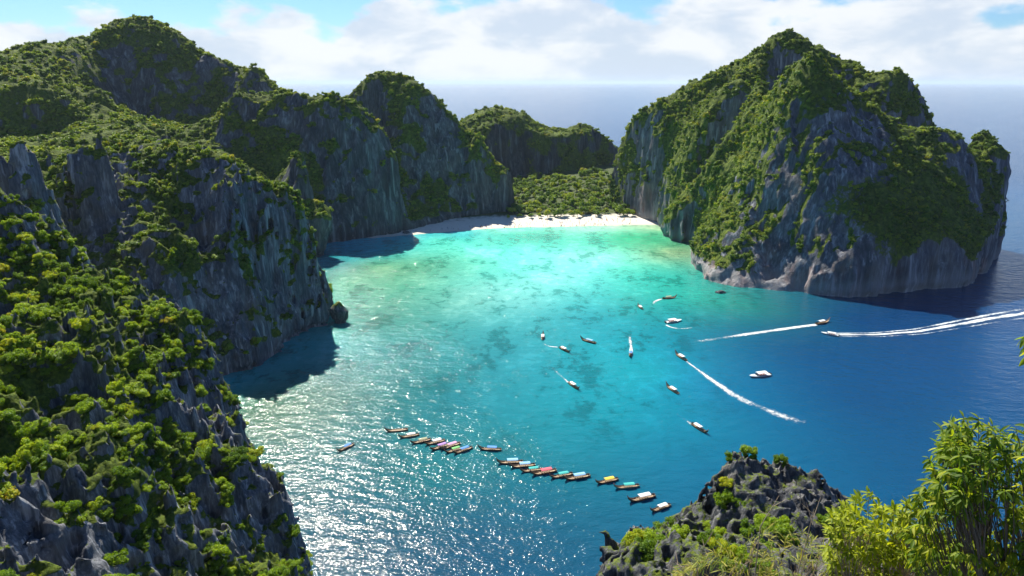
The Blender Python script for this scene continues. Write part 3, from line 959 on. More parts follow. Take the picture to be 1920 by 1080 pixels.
# ------------------------------------------------------------------ grove behind the beach
gp = []
g = np.random.default_rng(21)
trunk_v, trunk_q = tube([(0, 0, -.6), (.05, 0, .3), (0, .06, .7)], [.075, .055, .04], 6)
ME_TRUNK = mesh_np('trunk', trunk_v, trunk_q, [M_BARK])
tries = 0
while len(gp) < 300 and tries < 14000:
    tries += 1
    d = 38 + 235 * g.random() ** 1.2
    x = g.uniform(-8 + .05 * d, 138)
    sh = float(np.interp(x, sx, sy))
    y = sh + d
    r = 3.4 + 4.8 * g.random() ** 1.5
    if any((x - a) ** 2 + (y - b) ** 2 < (0.43 * (r + c)) ** 2 for a, b, c, _ in gp):
        continue
    gp.append((x, y, r, d))
for x, y, r, d in gp:
    z = float(beach_z(np.array([x]), np.array([y]))[0])
    t = link('grove_tree', None)
    t.location = (x, y, z - .2)
    t.rotation_euler = (0, 0, g.uniform(0, 6.28))
    hgt_ = r * g.uniform(.75, 1.25)
    t.scale = (r, r, r)
    c = link('crown', PR_MID[int(g.integers(len(PR_MID)))], t)
    c.location = (0, 0, .45 * hgt_ / r)
    c.scale = (1, 1, g.uniform(.9, 1.25))
    link('trunk', ME_TRUNK, t)
    if d < 62:
        tag(t, 'green tree in the front row of the grove along the sand', 'tree', 'front row of the beach grove')
    else:
        tag(t, 'green tree deep in the grove behind the beach', 'tree', 'trees deep in the beach grove')
# ------------------------------------------------------------------ boats
def plain(name, col, rough=0.6, metal=0.0, var=0.25, scale=1.5):
    m, N, out = mat(name)
    geo = N.n('ShaderNodeTexCoord').outputs['Object']
    bs = N.n('ShaderNodeBsdfPrincipled')
    dk = tuple(c * (1 - var) for c in col)
    N.set(bs.inputs['Base Color'], N.mix(N.noise(geo, scale, 5, .65), (*dk, 1), (*[min(1, c * (1 + var * .6)) for c in col], 1)))
    bs.inputs['Roughness'].default_value = rough
    bs.inputs['Metallic'].default_value = metal
    m.node_tree.links.new(bs.outputs[0], out.inputs[0])
    return m


def boxes(lst):
    """joined boxes (centre, size) -> verts, quads"""
    v, q = [], []
    for (cx, cy, cz), (sx_, sy_, sz_) in lst:
        o = len(v)
        v += [(cx + a * sx_ / 2, cy + b * sy_ / 2, cz + c * sz_ / 2) for a in (-1, 1) for b in (-1, 1) for c in (-1, 1)]
        q += [tuple(o + k for k in f) for f in ((0, 1, 3, 2), (4, 6, 7, 5), (0, 4, 5, 1), (2, 3, 7, 6), (0, 2, 6, 4), (1, 5, 7, 3))]
    return v, q


def loft(sections):
    n, k = len(sections), len(sections[0])
    v = [p for s_ in sections for p in s_]
    q = [(i * k + j, i * k + j + 1, (i + 1) * k + j + 1, (i + 1) * k + j) for i in range(n - 1) for j in range(k - 1)]
    return v, q


WOOD_DARK = plain('hull_wood_dark', (.10, .055, .03))
WOOD_MID = plain('hull_wood', (.19, .11, .055))
WOOD_PALE = plain('deck_wood', (.30, .20, .115))
TEAL_HULL = plain('hull_teal_paint', (.06, .28, .22))
WHITE_P = plain('white_gelcoat', (.72, .73, .74), .3, var=.06)
DARK_M = plain('dark_metal', (.03, .03, .033), .45, .4)
GLASS_D = plain('dark_glass', (.02, .03, .04), .08)
RED_P = plain('red_cushion', (.38, .05, .04))
RIBBON = plain('prow_ribbon', (.55, .12, .10))
CAN = {'white': plain('canvas_white', (.70, .70, .70), .8, var=.08), 'blue': plain('canvas_blue', (.08, .24, .58), .8), 'light blue': plain('canvas_light_blue', (.22, .42, .68), .8),
       'teal': plain('canvas_teal', (.03, .38, .36), .8), 'red': plain('canvas_red', (.58, .10, .14), .8), 'purple': plain('canvas_purple', (.34, .20, .48), .8), 'pink': plain('canvas_pink', (.55, .30, .45), .8),
       'green': plain('canvas_green', (.16, .45, .14), .8), 'yellow': plain('canvas_yellow', (.68, .50, .05), .8), 'khaki': plain('canvas_khaki', (.30, .30, .18), .8)}


def longtail_meshes():
    xs_ = np.linspace(-1, 1, 23)
    secs, inner, rail_l, rail_r = [], [], [], []
    for t in xs_:
        x = t * 5.6
        b = 1.05 * (1 - max(0, (t - .05) / .97) ** 2.2) ** .8 * (1 - .35 * max(0, (-t - .3) / .7) ** 1.5) + .04
        zg = .62 + .10 * t * t + (1.55 * max(0, (t - .35) / .65) ** 2.4) + .22 * max(0, (-t - .5) / .5) ** 2
        zk = -.32 + (1.75 * max(0, (t - .45) / .55) ** 2.2) + .15 * max(0, (-t - .6) / .4) ** 2
        zk = min(zk, zg - .12)
        pts_ = [(x, b, zg), (x, b * .93, zk + (zg - zk) * .45), (x, b * .55, zk + .08), (x, 0, zk), (x, -b * .55, zk + .08), (x, -b * .93, zk + (zg - zk) * .45), (x, -b, zg)]
        secs.append(pts_)
        zf = max(zk + .12, zg - .38)
        inner.append([(x, b * .96, zg - .01), (x, b * .84, zf), (x, 0, zf - .02), (x, -b * .84, zf), (x, -b * .96, zg - .01)])
        rail_l.append((x, b, zg))
        rail_r.append((x, -b, zg))
    hull = loft(secs)
    deck = loft(inner)
    rails = [tube(r_, [.06] * len(r_), 5) for r_ in (rail_l, rail_r)]
    prow = tube([(5.45, 0, 2.05), (5.75, 0, 2.45), (5.95, 0, 2.95)], [.11, .10, .05], 6)
    can = []
    for x in np.linspace(-3.4, 1.2, 7):
        can.append([(x, w * 1.02, 1.72 + .24 * (1 - w * w)) for w in np.linspace(1, -1, 9)])
    cv, cq = loft(can)
    k = len(cv)
    cv2 = cv + [(x, y, z - .06) for x, y, z in cv]
    cq2 = cq + [tuple(k + a for a in f[::-1]) for f in cq]
    posts = [tube([(x, s_ * .92, .5), (x, s_ * .97, 1.74)], [.035, .035], 5) for x in (-3.5, -1.1, 1.3) for s_ in (1, -1)]
    benches = [boxes([((x, 0, .52), (.38, 1.5, .07))]) for x in (-2.3, -1.3, -.3, .7, 1.7)]
    engine = boxes([((-5.0, 0, 1.05), (.75, .5, .5)), ((-4.75, 0, 1.35), (.35, .35, .25)), ((-5.0, 0, .75), (.2, .2, .5))])
    shaft = tube([(-5.2, 0, 1.05), (-7.2, .1, .55), (-8.6, .15, -.05)], [.05, .04, .035], 5)
    tiller = tube([(-4.7, 0, 1.1), (-3.7, -.15, 1.25)], [.03, .025], 5)
    rib = tube([(5.55, 0, 2.3), (5.72, 0, 2.5), (5.82, 0, 2.62)], [.17, .20, .16], 7)
    stow = boxes([((2.6, .25, .62), (.7, .5, .4)), ((3.3, -.1, .75), (.5, .4, .3))])
    return dict(hull=hull, deck=deck, rails=rails, prow=prow, canopy=(cv2, cq2), posts=posts, benches=benches, engine=engine, shaft=shaft, tiller=tiller, ribbon=rib, stow=stow)


LT = longtail_meshes()


def mk(name, vq, m, smooth=False):
    return mesh_np(name, vq[0], vq[1], [m], smooth)


LTM = dict(hull=mk('hull', LT['hull'], WOOD_MID, True), deck=mk('deck', LT['deck'], WOOD_PALE), rails=[mk('gunwale', r_, WOOD_DARK) for r_ in LT['rails']], prow=mk('prow', LT['prow'], WOOD_DARK),
           canopy=mk('canopy', LT['canopy'], CAN['white'], True), posts=[mk('post', p_, WOOD_DARK) for p_ in LT['posts']], benches=[mk('bench', b_, WOOD_PALE) for b_ in LT['benches']],
           engine=mk('engine', LT['engine'], DARK_M), shaft=mk('propeller_shaft', LT['shaft'], DARK_M), tiller=mk('tiller', LT['tiller'], DARK_M), ribbon=mk('prow_ribbon', LT['ribbon'], RIBBON), stow=mk('stowed_crates', LT['stow'], WOOD_DARK))


def recolour(o, m):
    o.material_slots[0].link = 'OBJECT'
    o.material_slots[0].material = m


def place(root, bow, stern, L0, L=None):
    (bx_, by_), (sx_, sy_) = on_plane(*bow), on_plane(*stern)
    d = Vector((bx_ - sx_, by_ - sy_, 0))
    root.location = ((bx_ + sx_) / 2, (by_ + sy_) / 2, 0)
    root.rotation_euler = (0, 0, math.atan2(d.y, d.x))
    s_ = (L or min(max(d.length, 9.0), 13.5)) / L0
    root.scale = (s_, s_, s_)
    return d.length


def longtail(bow, stern, colour, label, group, canopy=True, hull=None, ribbon=True, L=None):
    r_ = link('longtail_boat', None)
    h = link('hull', LTM['hull'], r_)
    if hull:
        recolour(h, hull)
    link('deck', LTM['deck'], r_)
    for q_ in LTM['rails']:
        link('gunwale', q_, r_)
    link('prow', LTM['prow'], r_)
    for q_ in LTM['benches']:
        link('bench', q_, r_)
    if canopy:
        c = link('canopy', LTM['canopy'], r_)
        recolour(c, CAN[colour])
        for q_ in LTM['posts']:
            link('post', q_, c)
    e = link('engine', LTM['engine'], r_)
    link('propeller_shaft', LTM['shaft'], e)
    link('tiller', LTM['tiller'], e)
    if ribbon:
        link('prow_ribbon', LTM['ribbon'], r_)
    place(r_, bow, stern, 11.6, L)
    tag(r_, label, 'longtail boat', group)
    return r_


def z2(x, y):
    return 600 + x / 2.8235, 780 + y / 2.8235


def z3(x, y):
    return 960 + x / 3.2, 530 + y / 3.2


g1, g2 = 'longtail boats moored in the left row', 'longtail boats moored in the right row'
moored = [
    ((342, 84), (468, 74), 'khaki', 'open longtail boat without a canopy, leftmost of the moored left row', g1, False, WOOD_DARK),
    ((415, 118), (528, 100), 'white', 'longtail boat with a white canopy, second from the left in its row', g1, True, None),
    ((477, 150), (590, 126), 'khaki', 'longtail boat with a khaki canopy, third from the left in its row', g1, True, WOOD_DARK),
    ((550, 156), (665, 130), 'white', 'longtail boat with a white canopy in the middle of the left row', g1, True, None),
    ((580, 186), (690, 150), 'purple', 'longtail boat with a purple canopy in the left row', g1, True, WOOD_DARK),
    ((632, 182), (745, 146), 'pink', 'longtail boat with a pink canopy in the left row', g1, True, None),
    ((657, 200), (760, 170), 'green', 'longtail boat with a green canopy in the left row', g1, True, WOOD_DARK),
    ((702, 204), (808, 168), 'blue', 'longtail boat with a blue canopy rafted beside the green one', g1, True, None),
    ((835, 176), (963, 182), 'blue', 'blue canopied longtail boat floating apart at the right end of the left row', g1, True, WOOD_DARK),
    ((932, 252), (1078, 246), 'light blue', 'longtail boat with pale blue canopy, leftmost of the right row', g2, True, None),
    ((1000, 274), (1142, 262), 'light blue', 'longtail boat with pale blue canopy, second in the right row', g2, True, WOOD_DARK),
    ((1056, 298), (1180, 284), 'teal', 'longtail boat with teal canopy left of the red canopied one', g2, True, None),
    ((1112, 316), (1255, 290), 'red', 'longtail boat with a red canopy in the right row', g2, True, WOOD_DARK),
    ((1212, 332), (1340, 308), 'teal', 'longtail boat with teal canopy right of the red canopied one', g2, True, None),
    ((1285, 342), (1432, 318), 'light blue', 'longtail boat with pale blue canopy at the right end of the packed row', g2, True, WOOD_DARK),
    ((1456, 362), (1580, 336), 'yellow', 'longtail boat with a yellow canopy right of the packed row', g2, True, WOOD_DARK),
    ((1552, 386), (1692, 372), 'teal', 'green hulled longtail boat with a teal canopy', g2, True, TEAL_HULL),
    ((1626, 458), (1776, 424), 'white', 'white canopied longtail boat with red bow ribbon, second from right end', g2, True, WOOD_DARK),
    ((1746, 512), (1856, 472), 'white', 'white canopied longtail boat moored nearest the foreground crag', g2, True, None),
    ((92, 192), (178, 152), 'blue', 'lone longtail boat with blue canopy near the left crag', None, True, WOOD_DARK),
]
for bow, stern, colour, label, grp, cano, hl in moored:
    longtail(z2(*bow), z2(*stern), colour, label, grp, cano, hl)
gm = 'longtail boats under way or drifting in the bay'
moving = [
    ((188, 300), (181, 356), 'white', 'longtail boat seen end on, farthest left in the middle of the bay', 10.5),
    ((358, 428), (276, 386), 'white', 'white canopied longtail boat trailing a short wake, centre of the bay', 10.5),
    ((408, 340), (505, 368), 'light blue', 'dark longtail boat lying still right of the wake trailing one', 11.5),
    ((708, 456), (714, 412), 'blue', 'longtail boat heading straight for the viewer with foam behind it', 10.0),
    ((406, 648), (338, 600), 'white', 'longtail boat heading right with a diagonal foam trail, centre left', 10.5),
    ((918, 616), (1004, 674), 'white', 'pale brown longtail boat drifting alone above the two wakes', 11.0),
    ((976, 426), (1048, 472), 'white', 'longtail boat at the head of the long diagonal wake', 11.5),
    ((1170, 908), (1082, 852), 'white', 'brown longtail boat nearest the foreground crag, with short foam trail', 11.0),
    ((746, 130), (792, 170), 'white', 'small longtail boat near the turquoise shallows', 9.5),
    ((990, 90), (900, 98), 'khaki', 'dark longtail boat turning at the edge of the shallows', 11.5),
    ((1925, 230), (1800, 256), 'white', 'speeding longtail boat with high yellow prow and long white wake', 13.0),
]
for bow, stern, colour, label, L in moving:
    longtail(z3(*bow), z3(*stern), colour, label, gm, True, WOOD_DARK if 'dark' in label or 'end on' in label else None, L=L)


def speedboat_meshes():
    secs, dk = [], []
    for t in np.linspace(-1, 1, 17):
        x = t * 5
        b = 1.45 * (1 - max(0, (t + .1) / 1.1) ** 2.4) ** .75 + .03
        zg = .95 + .35 * max(0, t) ** 1.5
        zk = -.35 + 1.15 * max(0, (t - .3) / .7) ** 2
        secs.append([(x, b, zg), (x, b * .9, zk + .45 * (zg - zk)), (x, 0, zk), (x, -b * .9, zk + .45 * (zg - zk)), (x, -b, zg)])
        zd = zg - (.02 if t > .25 else .45)
        dk.append([(x, b * .97, zg), (x, b * .82, zd), (x, 0, zd + .03), (x, -b * .82, zd), (x, -b * .97, zg)])
    hull = loft(secs)
    o = len(hull[0])
    hv = hull[0]
    hq = hull[1] + [(0, 1, 3, 4), (1, 2, 3, 3)][:1]
    ws = loft([[(1.6, w * 1.15, 1.0), (1.0, w * 1.05, 1.75)] for w in np.linspace(-1, 1, 7)])
    roof = []
    for x in np.linspace(-3.4, 1.3, 5):
        roof.append([(x, w * 1.2, 2.35 + .12 * (1 - w * w)) for w in np.linspace(1, -1, 7)])
    rv, rq = loft(roof)
    k = len(rv)
    rv, rq = rv + [(a, b, c - .08) for a, b, c in rv], rq + [tuple(k + a for a in f[::-1]) for f in rq]
    posts = [tube([(x, s_ * 1.15, .9), (x, s_ * 1.12, 2.35)], [.04, .04], 5) for x in (-3.1, -.9, 1.2) for s_ in (1, -1)]
    seats = [boxes([((x, s_ * .6, .72), (.6, .7, .3)), ((x - .28, s_ * .6, .98), (.1, .7, .3))]) for x in (-2.4, -1.2, 0) for s_ in (1, -1)]
    outb = [boxes([((-5.25, y, .95), (.5, .42, .62)), ((-5.2, y, .3), (.25, .16, .9))]) for y in (-.5, .5)]
    return (hv, hq), loft(dk), ws, (rv, rq), posts, seats, outb


sp = speedboat_meshes()
SPM = (mk('hull', sp[0], WHITE_P, True), mk('deck', sp[1], WHITE_P), mk('windscreen', sp[2], GLASS_D), mk('roof', sp[3], WHITE_P, True), [mk('post', q_, WHITE_P) for q_ in sp[4]], [mk('seat', q_, RED_P) for q_ in sp[5]], [mk('outboard_motor', q_, DARK_M) for q_ in sp[6]])


def speedboat(bow, stern, label, L, red=False):
    r_ = link('speedboat', None)
    link('hull', SPM[0], r_)
    link('deck', SPM[1], r_)
    link('windscreen', SPM[2], r_)
    rf = link('roof', SPM[3], r_)
    for q_ in SPM[4]:
        link('post', q_, rf)
    for q_ in SPM[5]:
        link('seat', q_, r_)
    for q_ in SPM[6]:
        link('outboard_motor', q_, r_)
    place(r_, bow, stern, 10.4, L)
    r_.scale.z *= .72
    tag(r_, label, 'speedboat', 'white speedboats in the bay')


speedboat(z3(1022, 228), z3(918, 242), 'white speedboat beside a small curved wake at the turquoise edge', 12.5)
speedboat(z3(1416, 570), z3(1552, 552), 'white speedboat lying still alone on the dark blue water', 13)
speedboat((1541, 625), (1570, 630), 'white speedboat racing left ahead of the widest white wake', 10.5)

# ------------------------------------------------------------------ wakes
m_foam, N, out = mat('wake_foam')
geo = N.n('ShaderNodeNewGeometry').outputs['Position']
dens = N.n('ShaderNodeAttribute', attribute_name='dens').outputs['Fac']
nn = N.math('ADD', N.math('MULTIPLY', N.noise(geo, 0.5, 6, .75, .5), .75), N.math('MULTIPLY', N.noise(geo, 0.13, 3, .6), .25))
al = N.smooth(N.math('ADD', nn, N.math('MULTIPLY', N.math('SUBTRACT', dens, 0.5), 0.70)), 0.42, 0.78)
al = N.math('MULTIPLY', al, 0.9)
fd = N.n('ShaderNodeBsdfDiffuse')
fd.inputs[0].default_value = (.62, .66, .68, 1)
tr = N.n('ShaderNodeBsdfTransparent')
mx = N.n('ShaderNodeMixShader')
N.set(mx.inputs[0], al)
m_foam.node_tree.links.new(tr.outputs[0], mx.inputs[1])
m_foam.node_tree.links.new(fd.outputs[0], mx.inputs[2])
m_foam.node_tree.links.new(mx.outputs[0], out.inputs[0])


def wake(px_path, w0, w1, d0, d1, label, streaks=1):
    """px_path from the boat backwards; widths in metres; density fades d0 -> d1"""
    pts_ = np.array([on_plane(*q_) for q_ in px_path])
    seg = np.hypot(*np.diff(pts_, axis=0).T)
    s_ = np.concatenate([[0], np.cumsum(seg)])
    n = max(12, int(s_[-1] / 2.0))
    u = np.linspace(0, s_[-1], n)
    X_, Y_ = np.interp(u, s_, pts_[:, 0]), np.interp(u, s_, pts_[:, 1])
    for _ in range(4):
        X_[1:-1] = (X_[:-2] + X_[1:-1] * 2 + X_[2:]) / 4
        Y_[1:-1] = (Y_[:-2] + Y_[1:-1] * 2 + Y_[2:]) / 4
    tx, ty = np.gradient(X_), np.gradient(Y_)
    L_ = np.hypot(tx, ty)
    nx_, ny_ = -ty / L_, tx / L_
    a_ = np.linspace(-1, 1, 25)
    f = u / s_[-1]
    wd = (w0 + (w1 - w0) * f) / 2
    VX = X_[:, None] + nx_[:, None] * wd[:, None] * a_
    VY = Y_[:, None] + ny_[:, None] * wd[:, None] * a_
    prof = 1 - np.abs(a_) ** 1.6 if streaks == 1 else np.exp(-(a_ / .28) ** 2) + .75 * np.exp(-((a_ - .62) / .2) ** 2) + .6 * np.exp(-((a_ + .7) / .16) ** 2)
    D_ = (d0 + (d1 - d0) * f)[:, None] * prof[None, :]
    k = len(a_)
    ii_ = np.arange(n * k).reshape(n, k)
    q_ = np.stack([ii_[:-1, :-1], ii_[1:, :-1], ii_[1:, 1:], ii_[:-1, 1:]], -1).reshape(-1, 4)
    zz = 0.05 + 0.18 * D_.ravel().clip(0, 1)
    D_ = D_ * (1 + .35 * noise3(VX / 9, VY / 9, VX * 0))
    me_ = mesh_np('wake_foam', np.stack([VX.ravel(), VY.ravel(), zz], 1), q_, [m_foam])
    a2 = me_.attributes.new('dens', 'FLOAT', 'POINT')
    a2.data.foreach_set('value', D_.ravel().astype(np.float32))
    o = link('wake_foam', me_)
    tag(o, label, 'wake', kind='stuff')


wake([(1566, 628), (1640, 628), (1720, 622), (1800, 608), (1860, 597), (1930, 586), (2000, 576)], 8, 24, 1.1, .85, 'widest white wake behind the speedboat at right', 2)
wake([(1530, 609), (1470, 617), (1400, 627), (1330, 637), (1255, 648)], 5, 9, 1.05, .3, 'long thin white wake behind the speeding longtail boat')
wake([z3(1048, 474), z3(1110, 520), z3(1200, 585), z3(1300, 655), z3(1400, 712), z3(1500, 755), z3(1620, 800), z3(1760, 842)], 2.2, 13, .85, .5, 'long diagonal foam trail crossing the blue water')
wake([z3(712, 425), z3(716, 390), z3(708, 350), z3(706, 322)], 3, 3.5, 1.1, .55, 'short white foam trail behind the longtail heading for the viewer')
wake([z3(338, 600), z3(300, 565), z3(265, 535), z3(240, 508)], 2.2, 3.5, .95, .4, 'diagonal foam trail of the longtail boat at centre left')
wake([z3(274, 388), z3(230, 385), z3(200, 375), z3(183, 360)], 2, 2.5, .9, .4, 'short curved foam trail in the middle of the bay')
wake([z3(1086, 858), z3(1050, 830), z3(1015, 808), z3(990, 790)], 2, 4, .95, .45, 'short foam trail of the longtail boat nearest the crag')
wake([z3(925, 255), z3(950, 270), z3(1000, 278), z3(1050, 276), z3(1082, 270)], 2.2, 3, 1.0, .55, 'small curved wake below the white speedboat')
wake([z3(898, 100), z3(875, 104), z3(855, 116), z3(845, 130)], 3.2, 5, 1.0, .5, 'short curved foam trail behind the turning dark longtail boat')

# ------------------------------------------------------------------ people on the beach
m_person, N, out = mat('bather')
oc = N.n('ShaderNodeTexCoord').outputs['Object']
z = N.n('ShaderNodeSeparateXYZ')
N.set(z.inputs[0], oc)
rnd = N.n('ShaderNodeObjectInfo').outputs['Random']
cloth = N.ramp(rnd, [(0, (.02, .02, .03)), (.25, (.35, .04, .04)), (.45, (.03, .08, .30)), (.62, (.6, .58, .55)), (.8, (.05, .05, .06)), (.9, (.5, .3, .05))], 'CONSTANT')
band = N.math('MULTIPLY', N.math('GREATER_THAN', z.outputs[2], .62), N.math('LESS_THAN', z.outputs[2], 1.38))
hair = N.math('GREATER_THAN', z.outputs[2], 1.66)
skin = N.mix(rnd, (.42, .24, .15, 1), (.20, .10, .06, 1))
pc = N.mix(hair, N.mix(band, skin, cloth), (.02, .013, .01, 1))
bs = N.n('ShaderNodeBsdfPrincipled')
N.set(bs.inputs['Base Color'], pc)
bs.inputs['Roughness'].default_value = .7
m_person.node_tree.links.new(bs.outputs[0], out.inputs[0])


def person_mesh(pose):
    J = {'pel': (0, 0, .95), 'chest': (0, 0, 1.28), 'neck': (0, 0, 1.50), 'head': (0, .02, 1.60), 'top': (0, .02, 1.74)}
    s_ = pose
    for sd_, k in ((-1, 'l'), (1, 'r')):
        J[k + 'hip'] = (sd_ * .10, 0, .92)
        J[k + 'kn'] = (sd_ * .11, .12 * s_ * sd_ + .02, .50)
        J[k + 'an'] = (sd_ * .12, .22 * s_ * sd_ - .02, .08)
        J[k + 'toe'] = (sd_ * .13, .22 * s_ * sd_ + .14, .03)
        J[k + 'sh'] = (sd_ * .19, 0, 1.42)
        J[k + 'el'] = (sd_ * .27, -.10 * s_ * sd_, 1.14)
        J[k + 'ha'] = (sd_ * .27, .12 - .18 * s_ * sd_, .90 + (.35 if pose > .9 and sd_ > 0 else 0))
    rad = {'pel': .15, 'chest': .16, 'neck': .06, 'head': .10, 'top': .07, 'hip': .10, 'kn': .065, 'an': .045, 'toe': .035, 'sh': .075, 'el': .045, 'ha': .04}
    names = list(J)
    ed = [('pel', 'chest'), ('chest', 'neck'), ('neck', 'head'), ('head', 'top')]
    for k in 'lr':
        ed += [('pel', k + 'hip'), (k + 'hip', k + 'kn'), (k + 'kn', k + 'an'), (k + 'an', k + 'toe'), ('chest', k + 'sh'), (k + 'sh', k + 'el'), (k + 'el', k + 'ha')]
    me_ = bpy.data.meshes.new('skeleton')
    me_.from_pydata([J[n_] for n_ in names], [(names.index(a), names.index(b)) for a, b in ed], [])
    o = bpy.data.objects.new('skeleton', me_)
    COL.objects.link(o)
    o.modifiers.new('skin', 'SKIN')
    lay = me_.skin_vertices[0].data if me_.skin_vertices else None
    if lay is None:
        bm = bmesh.new()
        bm.from_mesh(me_)
        bm.verts.layers.skin.verify()
        bm.to_mesh(me_)
        bm.free()
        lay = me_.skin_vertices[0].data
    for i, n_ in enumerate(names):
        key = n_ if n_ in rad else n_[1:]
        lay[i].radius = (rad[key], rad[key])
        lay[i].use_root = n_ == 'pel'
    o.modifiers.new('sub', 'SUBSURF').levels = 1
    dg = bpy.context.evaluated_depsgraph_get()
    m2 = bpy.data.meshes.new_from_object(o.evaluated_get(dg))
    bpy.data.objects.remove(o)
    m2.name = 'person'
    m2.materials.clear()
    m2.materials.append(m_person)
    return m2


PM = [person_mesh(q_) for q_ in (0.15, .6, 1.0)]
g = np.random.default_rng(5)
for i in range(170):
    if i < 28:
        px = g.uniform(770, 935)
        f = g.uniform(.2, .9)
        lab = ('beachgoer standing on the shaded left part of the beach', 'people on the shaded left part of the beach')
    else:
        px = 945 + 255 * g.random() ** .8
        f = g.uniform(-.12, 1.0) if px < 1130 else g.uniform(-.1, 1.5)
        lab = ('beachgoer near the water on the sunlit white sand', 'people on the sunlit beach near the water') if f < .45 else ('beachgoer farther up the sunlit white sand', 'people farther up the sunlit beach')
    x = on_plane(px, 424)[0]
    x = float(x)
    y = float(np.interp(x, sx, sy)) + f * (30 if px > 940 else 14)
    z_ = float(beach_z(np.array([x]), np.array([y]))[0])
    o = link('person', PM[i % 3])
    o.location = (x, y, z_ - .03)
    o.rotation_euler = (0, 0, g.uniform(0, 6.28))
    s_ = g.uniform(1.15, 1.32)
    o.scale = (s_, s_, s_)
    tag(o, lab[0], 'person', lab[1])
# ------------------------------------------------------------------ foreground tree and shrubs below the viewpoint
M_TREE_LEAF = leaf_material('glossy_leaf', [(0.0, (.045, .095, .012)), (0.4, (.13, .215, .016)), (0.75, (.27, .33, .02)), (0.93, (.40, .40, .03)), (1.0, (.44, .26, .03))], 0.55, 0.75)
M_SHRUB_LEAF = leaf_material('yellow_green_leaf', [(0.0, (.12, .18, .016)), (0.4, (.29, .35, .02)), (0.75, (.38, .42, .025)), (0.93, (.46, .40, .03)), (1.0, (.50, .26, .03))], 0.52, 0.75)
M_DRY_LEAF = leaf_material('dry_blade', [(0.0, (.08, .13, .015)), (0.45, (.19, .24, .025)), (0.8, (.34, .30, .06)), (0.96, (.50, .17, .03))], 0.40)
M_TWIG = bark_material('pale_twig', (.22, .15, .09), (.48, .38, .26))


def leaf_mesh(name, m, width=.30, droop=.30, fold=.22, n=5):
    """one leaf of unit length along +X: folded at the midrib, drooping to the tip"""
    v, q = [], []
    for i in range(n + 1):
        t = i / n
        w = width * .5 * math.sin(math.pi * min(1, t * .93 + .05)) ** .75
        zc = -droop * t * t
        v += [(t, w, zc + w * fold * 2), (t, 0, zc), (t, -w, zc + w * fold * 2)]
    for i in range(n):
        a_ = i * 3
        q += [(a_, a_ + 3, a_ + 4, a_ + 1), (a_ + 1, a_ + 4, a_ + 5, a_ + 2)]
    return np.array(v, np.float32), np.array(q, np.int32), m


def leaf_frames(tips, dirs, per, length, spread, g, sag=.5):
    """4x4 frames of leaves set round twig ends"""
    out = []
    for p, d in zip(tips, dirs):
        d = Vector(d).normalized()
        for k in range(per):
            s_ = k / per
            az = k * 2.4 + g.uniform(-.4, .4)
            u = d.orthogonal().normalized()
            w = d.cross(u)
            side = u * math.cos(az) + w * math.sin(az)
            x = (d * (.35 + .9 * s_) + side * spread * g.uniform(.7, 1.2) + Vector((0, 0, -sag * g.uniform(.4, 1.3)))).normalized()
            up = Vector((g.normal(0, .35), g.normal(0, .35), 1))
            y = up.cross(x).normalized()
            z_ = x.cross(y)
            L = length * g.uniform(.65, 1.2)
            M = Matrix((x * L, y * L, z_ * L)).transposed().to_4x4()
            M.translation = Vector(p) - d * length * .9 * (1 - s_) * 1.0
            out.append(M)
    return out


def project(p):
    pj = Vector(p) - Vector((0, 0, CAM_H))
    yc = pj.y * math.cos(PITCH) - pj.z * math.sin(PITCH)
    zc = pj.y * math.sin(PITCH) + pj.z * math.cos(PITCH)
    return 960 + FPX * pj.x / yc, 540 - FPX * zc / yc, yc


def bake_leaves(name, variants, frames, parent, n_single, m, seed):
    """nearest leaves in the frame as single objects, the others joined into one part"""
    sc_l = []
    for i, M in enumerate(frames):
        px, py, dp = project(M.translation)
        inside = 5 < px < 1915 and 5 < py < 1075
        sc_l.append((0 if inside else 1, dp, i))
    sc_l.sort()
    chosen = {i for ins, _, i in sc_l[:n_single] if ins == 0}
    meshes = []
    for kk, (v, q, mm) in enumerate(variants):
        me_ = mesh_np('leaf', v, q, [mm])
        a_ = me_.attributes.new('lr', 'FLOAT', 'POINT')
        a_.data.foreach_set('value', np.full(len(v), (.15, .5, .8, .35)[kk % 4], np.float32))
        meshes.append(me_)
    pinv = parent.matrix_world.inverted() if parent else Matrix()
    Vs, Qs, lr, off = [], [], [], 0
    g = np.random.default_rng(seed)
    for i, M in enumerate(frames):
        k = i % len(variants)
        if i in chosen:
            o = link('leaf', meshes[k], parent)
            o.matrix_local = M
            continue
        v, q, _ = variants[k]
        Mn = np.array(M)
        Vs.append(v @ Mn[:3, :3].T + Mn[:3, 3])
        Qs.append(q + off)
        off += len(v)
        lr.append(np.full(len(v), g.random()))
    c = leafy_mesh(name, np.concatenate(Vs), np.concatenate(Qs), np.concatenate(lr), m)
    c.polygons.foreach_set('use_smooth', np.ones(len(c.polygons), bool))
    o = link(name, c, parent)
    tag(o, kind='stuff')
    return o


